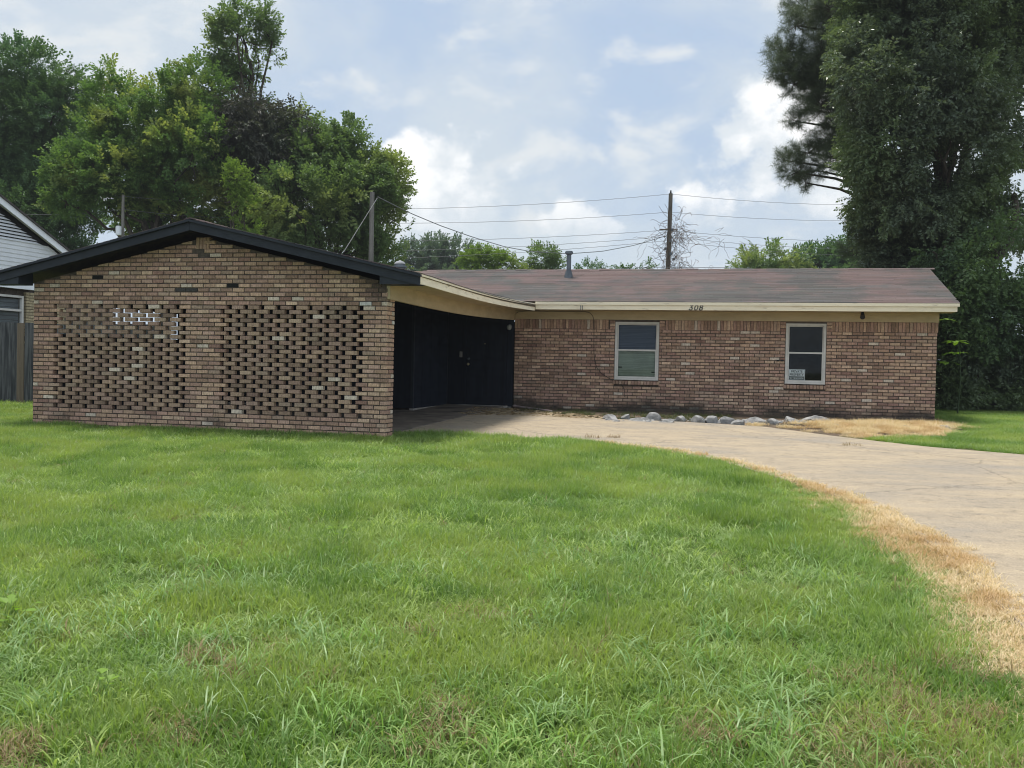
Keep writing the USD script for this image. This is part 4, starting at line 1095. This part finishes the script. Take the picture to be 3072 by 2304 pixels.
# leaf litter near the carport
def litter_mesh(seed, n, size):
    r = np.random.default_rng(seed); v, f = [], []
    for i in range(n):
        c = np.array([*r.uniform(-size / 2, size / 2, 2), .008]); a = r.uniform(0, 6.28); l = r.uniform(.02, .05); t = r.uniform(-.4, .4)
        d = np.array([math.cos(a), math.sin(a), t]) * l; s = np.array([-math.sin(a), math.cos(a), r.uniform(-.4, .4)]) * l * .4
        b = len(v); v += [c - d, c + s + [0, 0, .006], c + d, c - s]; f += [(b, b + 1, b + 2), (b, b + 2, b + 3)]
    return np.array(v), np.array(f)
lit = sg.Polygon([(-.3, 4.6), (.9, 4.9), (2.6, 4.75), (2.8, 5.3), (1.2, 6.0), (.2, 6.9), (-.6, 6.6)])
p, r = scatter(lit, .2, 18)
p[:, 2] += .03
tag(instancer('/World/leaf_litter', [litter_mesh(600 + i, 26, .3) for i in range(3)], leaf_material('dry_leaves', (.28, .2, .11), (.5, .42, .28), None, trans=.1), p, z_quats(r.uniform(0, 6.28, len(p))), r.uniform(.6, 1.0, len(p)), r.integers(0, 3, len(p))),
    'dry fallen leaves blown together at the mouth of the carport', 'leaf litter', kind='stuff')
for (px, py, s, lab) in [(1280, 945, .5, 'dry reddish weed tuft in the driveway crack, left one of the two'), (1325, 945, .36, 'smaller dry weed tuft right of the other in the driveway crack'), (1840, 962, .5, 'small green brown weed clump on the driveway near the dry grass')]:
    r_ = ray(px, py); t_ = 15.
    for _ in range(20):
        q = CAM + r_ * t_; t_ = (ground_z(q[0], q[1]) + .03 - CAM[2]) / r_[2]
    q = CAM + r_ * t_
    v, f = blades(60, .28 * s * 2, (.03, .10), (.004, .008), (.8, 2.4), int(px))
    t = thing('weed_tuft', lab, 'weed', (q[0], q[1], ground_z(q[0], q[1]) + .028))
    obj('leaves', (v, f), brown_mat, t)
def weed(px, py, n, s, lab):
    r_ = ray(px, py); t_ = 8.
    for _ in range(20):
        q = CAM + r_ * t_; t_ = (ground_z(q[0], q[1]) + .08 - CAM[2]) / r_[2]
    q = CAM + r_ * t_
    t = thing('broadleaf_weed', lab, 'weed', (q[0], q[1], ground_z(q[0], q[1])))
    g = np.random.default_rng(int(px * 7))
    st = MB(); lv = MB()
    for i in range(n):
        a = g.uniform(0, 6.28); c = np.array([math.cos(a) * g.uniform(.02, .12) * s, math.sin(a) * g.uniform(.02, .12) * s, g.uniform(.07, .13)])
        st.tube([(0, 0, 0), tuple(c * .6), tuple(c)], .0016, 4)
        d = unit([math.cos(a), math.sin(a), g.uniform(-.2, .5)]); sd = unit(np.cross(d, [0, 0, 1])); l = g.uniform(.03, .055) * s
        lv.add([c, c + d * l * .5 + sd * l * .42 + [0, 0, .006], c + d * l, c + d * l * .5 - sd * l * .42 + [0, 0, .006]], [(0, 1, 2), (0, 2, 3)])
    st.build('stem', M['weedgreen'], t); lv.build('leaves', M['weedleaf'], t)
M['weedgreen'] = mat('weed_green_stem', (.16, .26, .06), rough=.6)
M['weedstem'] = mat('weed_stem', (.03, .05, .018), rough=.6)
M['weedleaf'] = leaf_material('weed_leaves', (.19, .33, .04), (.26, .40, .06), None, trans=.4)
weed(22, 1325, 16, 1.5, 'bright yellow green leafy weed at the left edge of the lawn')
weed(208, 1488, 8, .9, 'small bright green weed low in the left of the lawn')
weed(735, 1155, 8, 1.0, 'bright green broad leaved weed in the middle of the lawn')

# ------------------------------------------------------------------ trees
def twig(seed, n=18, length=.75, leaf=.14, width=.085, droop=.0, spread=.9):
    """A twig along +x with leaves folded along the midrib; its stem is a thin blade."""
    r = np.random.default_rng(seed)
    v, f = [], []
    v += [(0, -.004, 0), (0, .004, 0), (length * .95, 0, -droop * length)]; f += [(0, 1, 2)]
    for i in range(n):
        t = (i + .6) / n * length
        s = 1 if i % 2 else -1
        p = np.array([t, 0, -droop * t * t / length])
        a = r.uniform(.5, 1.15) * s * spread
        d = unit([math.cos(a), math.sin(a), r.uniform(-.95, .7) - droop])
        sd = unit(np.cross(d, [r.normal(0, .3), r.normal(0, .3), 1.0]))
        nn = np.cross(sd, d)
        l, w = leaf * r.uniform(.7, 1.15), width * r.uniform(.75, 1.1)
        p = p + d * .02
        b = len(v)
        v += [p, p + d * l * .45 + sd * w / 2 + nn * w * .18, p + d * l - nn * l * .12, p + d * l * .45 - sd * w / 2 + nn * w * .18]
        f += [(b, b + 2, b + 1), (b, b + 3, b + 2)]
    return np.array(v), np.array(f)
def needles(seed, n=70, length=.24, w=.006):
    r = np.random.default_rng(seed); v, f = [], []
    for i in range(n):
        base = np.array([r.uniform(-.04, .28), 0, 0])
        d = unit([r.uniform(.15, 1.0), r.normal(), r.normal()]); l = length * r.uniform(.7, 1.1)
        sd = unit(np.cross(d, r.normal(size=3))) * w / 2
        b = len(v); v += [base - sd, base + sd, base + d * l]; f.append((b, b + 1, b + 2))
    return np.array(v), np.array(f)
def crown_points(blobs, dens, seed, clump=1.3, gap=.36, shell=.62, down=0.0):
    """Twig positions and directions spread through the ellipsoids, thinned by noise into clumps."""
    r = np.random.default_rng(seed)
    P, A = [], []
    for c, rad in blobs:
        rad = np.asarray(rad, float)
        area = 4 * np.pi * ((rad[0] * rad[1]) ** 1.6 / 3 + (rad[0] * rad[2]) ** 1.6 / 3 + (rad[1] * rad[2]) ** 1.6 / 3) ** (1 / 1.6)
        n = int(dens * area)
        d = r.normal(size=(n, 3)); d /= np.linalg.norm(d, axis=1, keepdims=True)
        q = np.where(r.random(n) < shell, r.uniform(.78, 1.05, n), r.uniform(.25, .85, n))
        q = q * (1 + .30 * (meshkit.fbm(d * 2.3 + c * .37, 3, seed) - .5) * 2)
        pts = c + d * rad * q[:, None]
        nz = meshkit.fbm(pts * clump, 3, seed + 5)
        keep = r.random(n) < np.clip((nz - gap) * 7, 0, 1)
        a = d + r.normal(0, .55, (n, 3)) + np.array([0, 0, .25 - down])
        P.append(pts[keep]); A.append(a[keep])
    return np.vstack(P), np.vstack(A), r
def px_blobs(spec, d0, flat=1.0):
    """(px, py, rx, ry, dd) of the photograph at d0 + dd metres as ellipsoids."""
    out = []
    for s in spec:
        px, py, rx, ry = s[:4]; dd = s[4] if len(s) > 4 else 0.0
        d = d0 + dd
        c = at(px, py, d)
        k = d / 2160.0
        out.append((c, (rx * k, (rx + ry) / 2 * k * flat, ry * k)))
    return out
def tree(name, label, cat, group, blobs, base, twigs, material, dens, seed, trunk_r=.2, scale=(.8, 1.15), limbs=True, clump=1.3, gap=.36, down=0.0, shell=.62, stems=None, part='crown'):
    t = thing(name, label, cat, (0, 0, 0), group=group)
    base = np.array(base, float); base[2] = ground_z(base[0], base[1]) - .1
    mb = MB()
    r = np.random.default_rng(seed + 1)
    top = max(blobs, key=lambda b: b[0][2])[0]
    mid = np.mean([b[0] for b in blobs], 0)
    fork = base + np.array([(mid[0] - base[0]) * .25, (mid[1] - base[1]) * .25, max(1.2, (mid[2] - base[2]) * .55)])
    def limb(a, b, r0, r1, n=6, wob=.05):
        L = np.linalg.norm(b - a)
        pts = [a + (b - a) * s + (r.normal(0, wob * L, 3) * (0 < s < 1)) + np.array([0, 0, .10 * L * math.sin(math.pi * s)]) * .6 for s in np.linspace(0, 1, n)]
        mb.tube(pts, np.linspace(r0, r1, n), 7)
    limb(base, fork, trunk_r, trunk_r * .72, 5, .015)
    if stems:
        for a, b, r0, r1 in stems: limb(np.array(a), np.array(b), r0, r1, 6, .03)
    for c, rad in blobs:
        s = c - np.array([0, 0, rad[2] * .35])
        limb(fork + r.normal(0, .05, 3), s, trunk_r * .42, trunk_r * .10)
        for _ in range(3):
            e = c + unit(r.normal(size=3)) * np.array(rad) * .8
            limb(s, e, trunk_r * .14, .015, 4, .06)
    mb.build('trunk', M['bark'], t, smooth=60)
    P, A, r = crown_points(blobs, dens, seed, clump, gap, shell, down)
    tag(instancer(str(t.GetPath()) + '/' + part, twigs, material, P, frame_quats(A, r.normal(0, .5, len(P))), r.uniform(*scale, len(P)), r.integers(0, len(twigs), len(P))))
    return t
LT = [twig(700 + i, 15, .52, .15, .095, spread=1.15) for i in range(6)]
LTD = [twig(720 + i, 16, .55, .15, .075, droop=.35) for i in range(4)]
m_dark = leaf_material('dark_leaves', (0.078, 0.147, 0.055), (0.138, 0.233, 0.078), (0.095, 0.182, 0.086), trans=.28, pscale=.35)
m_mid = leaf_material('mid_leaves', (0.101, 0.168, 0.062), (0.202, 0.286, 0.101), (0.258, 0.314, 0.106), trans=.36, pscale=.35, patch=(.48, .64))
m_yel = leaf_material('yellowing_leaves', (0.094, 0.182, 0.050), (0.198, 0.297, 0.083), (0.308, 0.352, 0.099), trans=.38, pscale=.5, patch=(.50, .66))
m_bright = leaf_material('bright_leaves', (0.132, 0.216, 0.042), (0.216, 0.300, 0.060), None, trans=.42)
m_vine = leaf_material('dry_vine_leaves', (.060, .064, .052), (.10, .095, .075), (.055, .075, .045), trans=.2, pscale=.5)
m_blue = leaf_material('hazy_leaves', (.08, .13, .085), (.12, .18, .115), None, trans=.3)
m_big = leaf_material('shade_tree_leaves', (0.095, 0.129, 0.084), (0.190, 0.235, 0.151), (0.146, 0.202, 0.095), trans=.28, pscale=.45, rough=.28)
m_under = leaf_material('understory_leaves', (0.105, 0.168, 0.070), (0.168, 0.252, 0.091), (0.077, 0.126, 0.063), trans=.32, pscale=.5, rough=.42)
m_pine = leaf_material('pine_needles', (.075, .105, .058), (.13, .165, .085), None, trans=.2, rough=.45)
G1 = 'trees behind the house on the left'
b = px_blobs([(20, 460, 90, 70, -2), (95, 540, 60, 40, -1), (-10, 420, 70, 80), (60, 400, 70, 50, -1), (180, 470, 40, 30, 1), (185, 555, 40, 35), (45, 160, 75, 62), (-30, 260, 110, 110), (95, 270, 90, 95), (140, 190, 45, 45), (20, 380, 110, 90), (150, 350, 65, 90, 2), (60, 480, 100, 70), (-40, 520, 90, 80), (120, 440, 50, 55), (15, 600, 120, 60), (150, 590, 40, 50)], 46)
tree('shade_tree', 'tall dark green tree at the far left behind the white house', 'tree', G1, b, at(50, 640, 46), LT, m_dark, 30, 1001, .28)
b = px_blobs([(250, 235, 45, 85, 1), (300, 290, 90, 70), (210, 300, 70, 65), (370, 240, 60, 75), (240, 380, 85, 60, -1), (330, 390, 105, 80), (150, 365, 45, 40, -1), (145, 430, 42, 32, -1.5), (410, 330, 80, 80, -1), (400, 450, 90, 70), (430, 200, 50, 60), (290, 460, 60, 40, 2), (350, 530, 70, 45, 1), (440, 540, 80, 50, 1)], 40)
tree('maple_tree', 'broad yellow green maple with light outer leaves over the carport roof', 'tree', G1, b, at(360, 640, 40), LT, m_yel, 32, 1002, .26, clump=1.1, gap=.39)
b = px_blobs([(525, 75, 52, 52), (490, 110, 40, 38), (560, 120, 36, 45), (575, 55, 14, 40), (478, 45, 22, 26), (530, 145, 45, 32), (520, 28, 16, 20)], 42)
b2 = px_blobs([(470, 190, 45, 60), (480, 270, 70, 60), (410, 270, 50, 60), (560, 270, 50, 55)], 42)
tree('tall_tree', 'tall thin topped tree rising above its neighbours with bare upper trunk', 'tree', G1, b + b2, at(548, 640, 42), LT, m_mid, 28, 1003, .22, stems=[(at(548, 500, 42), at(545, 170, 42), .2, .09), (at(545, 170, 42), at(525, 60, 42), .09, .03)], gap=.4)
b = px_blobs([(545, 270, 75, 60, -1), (555, 320, 80, 60, -1.5), (625, 300, 60, 60, -1), (500, 330, 55, 50), (590, 370, 80, 60, -1), (640, 340, 40, 45), (540, 390, 50, 40), (600, 480, 70, 60, 2), (500, 480, 70, 60, 3)], 41)
tree('vine_covered_tree', 'dark brownish tree smothered in dry vines in the middle of the group', 'tree', G1, b, at(585, 640, 41), LTD, m_vine, 32, 1004, .24, down=.6)
b = px_blobs([(660, 290, 50, 55, 1), (690, 350, 75, 65), (640, 440, 80, 70, -2), (720, 430, 90, 80, -1), (770, 370, 60, 60), (800, 430, 55, 65), (830, 480, 42, 70), (755, 300, 30, 35), (845, 390, 30, 48, 1), (700, 530, 110, 60), (820, 560, 50, 50), (600, 540, 90, 50, 1), (560, 450, 70, 80, 1)], 40)
tree('box_elder_tree', 'mid green leafy tree at the right end of the left group by the pole', 'tree', G1, b, at(700, 640, 40), LT, m_mid, 34, 1005, .25, clump=1.1)
b = px_blobs([(510, 390, 24, 30), (525, 435, 32, 30), (500, 368, 12, 14), (530, 485, 28, 26), (498, 430, 18, 24)], 35)
tree('young_tree', 'small bright light green tree in front of the dark vines', 'tree', G1, b, at(520, 640, 35), LT, m_bright, 60, 1006, .1, gap=.36, scale=(.42, .62))
G2 = 'trees on the skyline behind the roof'
FT = [twig(740 + i, 16, 1.3, .30, .2) for i in range(3)]
b = px_blobs([(935, 545, 38, 28), (985, 550, 35, 26), (895, 560, 35, 32), (940, 600, 90, 40), (1010, 570, 25, 20)], 95)
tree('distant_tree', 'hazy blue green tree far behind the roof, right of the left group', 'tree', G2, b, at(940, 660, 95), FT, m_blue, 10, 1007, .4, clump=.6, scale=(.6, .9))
b = px_blobs([(1040, 562, 42, 22), (1020, 580, 30, 20), (1075, 570, 32, 20), (1050, 610, 70, 28)], 55)
tree('bright_bush_tree', 'bright green bushy tree behind the roof ridge', 'tree', G2, b, at(1050, 660, 55), LT, m_bright, 40, 1008, .15, scale=(.7, 1.0))
b = px_blobs([(1170, 556, 34, 24), (1130, 572, 35, 18), (1195, 575, 20, 16), (1110, 560, 22, 16), (1160, 605, 60, 28)], 55)
tree('round_tree', 'mid green round topped tree behind the ridge left of the vent pipe', 'tree', G2, b, at(1160, 660, 55), LT, m_mid, 42, 1009, .15, scale=(.7, 1.0))
b = px_blobs([(1660, 562, 45, 20), (1630, 580, 40, 18), (1700, 570, 40, 20), (1670, 610, 80, 30)], 62)
tree('feathery_tree', 'light green feathery tree on the skyline right of the bare vines', 'tree', G2, b, at(1670, 660, 62), FT, m_mid, 18, 1010, .2, scale=(.5, .75))
b = px_blobs([(1770, 568, 45, 20), (1825, 560, 40, 26), (1870, 570, 45, 30), (1800, 610, 100, 35)], 66)
tree('skyline_tree', 'darker green tree on the skyline beside the big dark tree', 'tree', G2, b, at(1800, 660, 66), FT, m_dark, 18, 1011, .25, scale=(.55, .8))
b = px_blobs([(1275, 582, 25, 10), (1380, 580, 35, 10), (1345, 585, 25, 8)], 60)
tree('low_bush', 'low line of small dark bushes just over the ridge right of the vent pipe', 'bush', None, b, at(1330, 660, 60), LT, m_dark, 40, 1012, .08, scale=(.6, .9))
# right side
RT = [twig(760 + i, 13, .34, .115, .066, droop=.2, spread=1.25) for i in range(6)]
b = px_blobs([(1960, 60, 150, 110), (2120, 80, 130, 130, 1), (1880, 170, 85, 100, -1), (2010, 210, 130, 120, -1), (1872, 300, 48, 70), (1930, 330, 100, 90, -1), (2120, 250, 120, 120), (2050, 350, 110, 90, -1), (1888, 420, 62, 70), (1960, 440, 95, 85, -1), (2070, 470, 110, 90), (1880, 510, 45, 45), (1940, 540, 70, 60), (2180, 330, 60, 60, 1.5), (2190, 480, 50, 50, 1.5), (2190, 80, 50, 90, 2), (1905, 90, 100, 100), (2020, -60, 200, 90), (1990, 580, 80, 60)], 27)
tree('big_shade_tree', 'huge dark leafy tree filling the upper right beside the house', 'tree', None, b, at(2060, 893, 27.5), RT, m_big, 105, 1101, .33, clump=.95, gap=.42, down=.45, stems=[(at(2110, 720, 26), at(2190, 420, 26), .13, .08)])
b = px_blobs([(2090, 600, 75, 70), (2160, 560, 65, 80), (2050, 640, 60, 60), (2190, 660, 60, 90, .5), (2110, 700, 80, 60), (2030, 560, 40, 40)], 24.5)
tree('understory_tree', 'smaller tree with lighter hanging leaves under the big dark one', 'tree', None, b, at(2110, 893, 25), RT, m_under, 85, 1102, .1, down=.8, gap=.38)
b = px_blobs([(2060, 780, 45, 80), (2120, 790, 60, 80, .5), (2190, 780, 60, 90, .5), (2075, 860, 50, 40, -.3), (2150, 860, 60, 40), (2210, 850, 40, 50), (2050, 700, 30, 60, .5)], 25)
tree('dark_hedge', 'dense dark undergrowth hedge right of the house corner', 'hedge', None, b, at(2120, 893, 25.5), RT, m_big, 85, 1103, .06, down=.5, gap=.33)
# pine
pine = thing('pine_tree', 'pine tree with long needle tufts reaching left out of the big dark tree', 'tree')
PB = [(1745, 20, 52, 34), (1720, 55, 34, 24), (1790, 60, 45, 40), (1700, 110, 38, 24), (1680, 108, 22, 16), (1735, 145, 48, 34), (1690, 150, 28, 28), (1770, 120, 40, 45), (1755, 195, 40, 34), (1715, 180, 30, 30), (1740, 235, 32, 18), (1720, 262, 24, 12), (1780, 230, 40, 34), (1790, 300, 40, 30), (1745, 330, 45, 26), (1705, 348, 26, 20), (1720, 372, 30, 16), (1765, 368, 30, 18), (1740, 395, 24, 12), (1820, 200, 50, 60), (1830, 100, 50, 70), (1850, 545, 34, 18), (1800, 20, 50, 40), (1850, 30, 60, 50), (1840, 290, 50, 40), (1835, 160, 45, 40), (1810, 340, 35, 25), (1790, 160, 40, 30), (1800, 120, 40, 25)]
trunk_top, trunk_bot = at(1885, -60, 30), at(1905, 893, 30)
mb = MB(); trunk_bot[2] = 0
mb.tube([trunk_bot + (trunk_top - trunk_bot) * s for s in np.linspace(0, 1, 8)], np.linspace(.24, .13, 8), 9)
r = np.random.default_rng(77)
P, A = [], []
for px, py, rx, ry in PB:
    c = at(px, py, 30 + r.uniform(-.8, .8)); k = 30 / 2160.
    s = at(1890, py + 45, 30)
    mid = (c + s) / 2 + np.array([0, 0, .12])
    mb.tube([s, mid, c], [.06, .04, .018], 6)
    n = int(rx * ry * .06) + 9
    for _ in range(n):
        d = unit(r.normal(size=3)) * r.uniform(.2, 1.0) ** .5
        q = c + d * np.array([rx * k, .7 * (rx + ry) / 2 * k, ry * k])
        P.append(q); A.append(d * .6 + np.array([-.25, 0, .35]) + r.normal(0, .4, 3))
        if r.random() < .22: mb.tube([c, (c + q) / 2 + [0, 0, -.03], q], [.014, .01, .006], 4)
mb.build('trunk', M['bark'], pine, smooth=60)
P, A = np.array(P), np.array(A)
instancer(str(pine.GetPath()) + '/crown', [needles(800 + i, 80, .22, .006) for i in range(4)], m_pine, P, frame_quats(A, r.uniform(0, 6, len(P))), r.uniform(.8, 1.15, len(P)), r.integers(0, 4, len(P)))
# big leaved sapling at the corner of the house
sap = thing('sapling', 'sapling with large bright green leaves at the right corner of the house', 'plant')
st, lv = MB(), MB()
r = np.random.default_rng(3)
sb = at(2068, 892, 22.6); sb[2] = ground_z(*sb[:2])
top = at(2072, 738, 22.6)
st.tube([sb, (sb + top) / 2 + [.05, 0, 0], top], [.02, .015, .008], 6)
def big_leaf(c, d, l, w):
    d = unit(d); sd = unit(np.cross(d, [0, 0, 1])); nn = np.cross(sd, d)
    rim = [c + d * l * t + sd * w * s * b_ - nn * l * .25 * t * t for t, b_, s in [(0, 0, 1), (.25, .8, 1), (.55, 1, 1), (.85, .5, 1), (1, 0, 1), (.85, .5, -1), (.55, 1, -1), (.25, .8, -1)]]
    mid = c + d * l * .5 + nn * -.02 * l
    lv.add(rim + [mid], [(8, i, (i + 1) % 8) for i in range(8)])
for k, (pp_, n_) in enumerate([((2066, 738), 9), ((2062, 762), 7), ((2045, 782), 4), ((2040, 690), 4)]):
    c = at(*pp_, 22.6 + (.2 if k else 0))
    for i in range(n_):
        a = i * 6.28 / n_ + r.uniform(-.3, .3)
        d = np.array([math.cos(a), math.sin(a), r.uniform(-.1, .25)])
        big_leaf(c + d * .04, d, r.uniform(.22, .32), r.uniform(.05, .075))
    if k: st.tube([sb + (top - sb) * .7, c], [.008, .004], 5)
st.build('stem', M['weedstem'], sap); lv.build('leaves', M['weedleaf'], sap)

# ------------------------------------------------------------------ poles and wires
def pole(name, label, px, py_top, d, m, r0, lean=(0, 0)):
    top = at(px, py_top, d)
    t = thing(name, label, 'utility pole')
    MB().tube([(top[0] - lean[0], top[1], ground_z(*top[:2]) - .3), (top[0] - lean[0] * .5, top[1], top[2] * .5), tuple(top)], [r0 * 1.25, r0 * 1.1, r0 * .9], 12).build('post', m, t, smooth=40)
    return t, top
G3 = 'wooden utility poles behind the house'
p3, t3 = pole('utility_pole', 'brown utility pole wrapped in bare vines above the roof ridge', 1449, 418, 50, M['pole'], .11, (.12, 0))
MB().tube([t3, t3 + [0, 0, .16]], [.05, .03], 8).build('insulator', M['black'], p3)
ax = unit(right0)
ca = at(1444, 496, 50)
MB().tube([ca - ax * .45, ca + ax * .45], .035, 6).build('crossarm', M['pole'], p3)
for dz, dx in ((.0, .2), (-.55, .12), (-.95, -.12), (-1.2, .15), (-1.45, .3)):
    MB().box(tuple(ca + ax * dx + [-.05, -.15, dz - .08]), tuple(ca + ax * dx + [.07, -.05, dz + .05])).build('bracket', M['metal'], p3)
p2, t2 = pole('utility_pole', 'weathered grey utility pole in front of the right end of the left trees', 804, 415, 34, M['polegrey'], .082)
MB().tube([at(815, 428, 33.8), at(742, 545, 30)], .012, 6).build('guy_wire', M['wire'], p2)
p1, t1 = pole('utility_pole', 'thin grey utility pole with transformer among the left trees', 266, 421, 38, M['polegrey'], .062)
MB().lathe([(0, 0), (.10, 0), (.11, .04), (.11, .30), (.09, .34), (0, .36)], at(256, 508, 37.8), 14).build('transformer', M['siding'], p1, smooth=40)
vines = thing('bare_vines', 'tangle of bare brown vines climbing the brown utility pole', 'vines')
r = np.random.default_rng(12); mb = MB()
for i in range(190):
    h = r.uniform(0, 1) ** 1.3
    py = 600 - h * 130; sp = 8 + 30 * (1 - h)
    p = at(1450 + r.normal(8, sp * .6), py, 50 + r.normal(0, .4)); pts = [p]; d = unit(r.normal(size=3) * [1, .5, 1])
    for _ in range(6):
        d = unit(d + r.normal(0, .45, 3) + np.array([0, 0, -.12])); pts.append(pts[-1] + d * r.uniform(.1, .28))
    mb.tube(pts, .0095, 3, cap=False)
for i in range(34):                                          # strands hanging along the wires and over the ridge
    p = at(r.uniform(1370, 1610), r.choice([508, 520, 585]) + r.normal(0, 6), 50); pts = [p]; d = unit([r.normal(), 0, -.3])
    for _ in range(6):
        d = unit(d + r.normal(0, .4, 3) + np.array([0, 0, -.1])); pts.append(pts[-1] + d * r.uniform(.1, .3))
    mb.tube(pts, .007, 3, cap=False)
mb.build('stems', M['vinestem'], vines, kind='stuff')
def wire(label, pts, sag_, rad=.009, group='power lines behind the house'):
    P = [np.array(q) for q in pts]
    out = []
    for a, b in zip(P[:-1], P[1:]):
        n = 20
        for s in np.linspace(0, 1, n, endpoint=False): out.append(a + (b - a) * s - np.array([0, 0, 4 * sag_ * s * (1 - s)]))
    out.append(P[-1])
    t = thing('power_line', label, 'wire', group=group)
    MB().tube(out, rad, 4, cap=False).build('wire', M['wire'], t)
wire('topmost power line passing over the tip of the brown pole', [at(620, 452, 46), at(1449, 419, 50), at(2000, 440, 56)], .25)
wire('second power line from the top, fixed below the pole tip', [at(620, 479, 46), at(1447, 458, 50), at(2000, 472, 56)], .25)
wire('third power line, at the height of the crossarm', [at(620, 520, 46), at(1440, 497, 50), at(2000, 523, 56)], .2)
wire('fourth power line, just under the crossarm', [at(620, 544, 46), at(1440, 511, 50), at(2000, 541, 56)], .2)
wire('lowest power line on the brown pole', [at(620, 563, 46), at(1440, 520, 50), at(2000, 556, 56)], .2)
a, b = at(815, 428, 34), at(1440, 512, 50)
t = thing('service_cable', 'thicker service cable drooping from the grey pole to the brown pole', 'wire')
pts = [at(*q) for q in [(815, 425, 34), (885, 460, 35.5), (950, 487, 37), (1020, 512, 38.5), (1090, 533, 40), (1150, 544, 42), (1230, 548, 43.5), (1300, 543, 45.5), (1370, 530, 48), (1440, 509, 50)]]
MB().tube(smooth_path(pts, 40), .016, 5, cap=False).build('wire', M['wire'], t)
wire('power line crossing the trees at the left from the thin grey pole', [at(40, 462, 42), at(266, 452, 38), at(560, 470, 40)], .1)
wire('lower faint power line crossing the left trees behind the carport roof', [at(150, 428, 42), at(266, 424, 38), at(560, 432, 40)], .1)
tr = thing('ridge_cable', 'pale cable running just above the roof ridge at the right', 'wire')
MB().tube(smooth_path([at(1200, 590, 40), at(1400, 577, 42), at(1560, 578, 42), at(1720, 585, 40), at(1900, 592, 38)], 30), .012, 5, cap=False).build('wire', M['wire'], tr)

# ------------------------------------------------------------------ air
HAZE = 0.0004
hz = usdkit.material(stage, '/World/Looks/haze', {'v': ('principled_volume', {'color': (.90, .94, 1.0), 'density': HAZE, 'anisotropy': .2})}, [], volume='v.volume')
o = MB().box((-120, -60, -1.8), (110, 125, 24)).build('haze', hz)
tag(o, 'faint summer haze in the air between the house and the far trees', 'haze', kind='stuff')
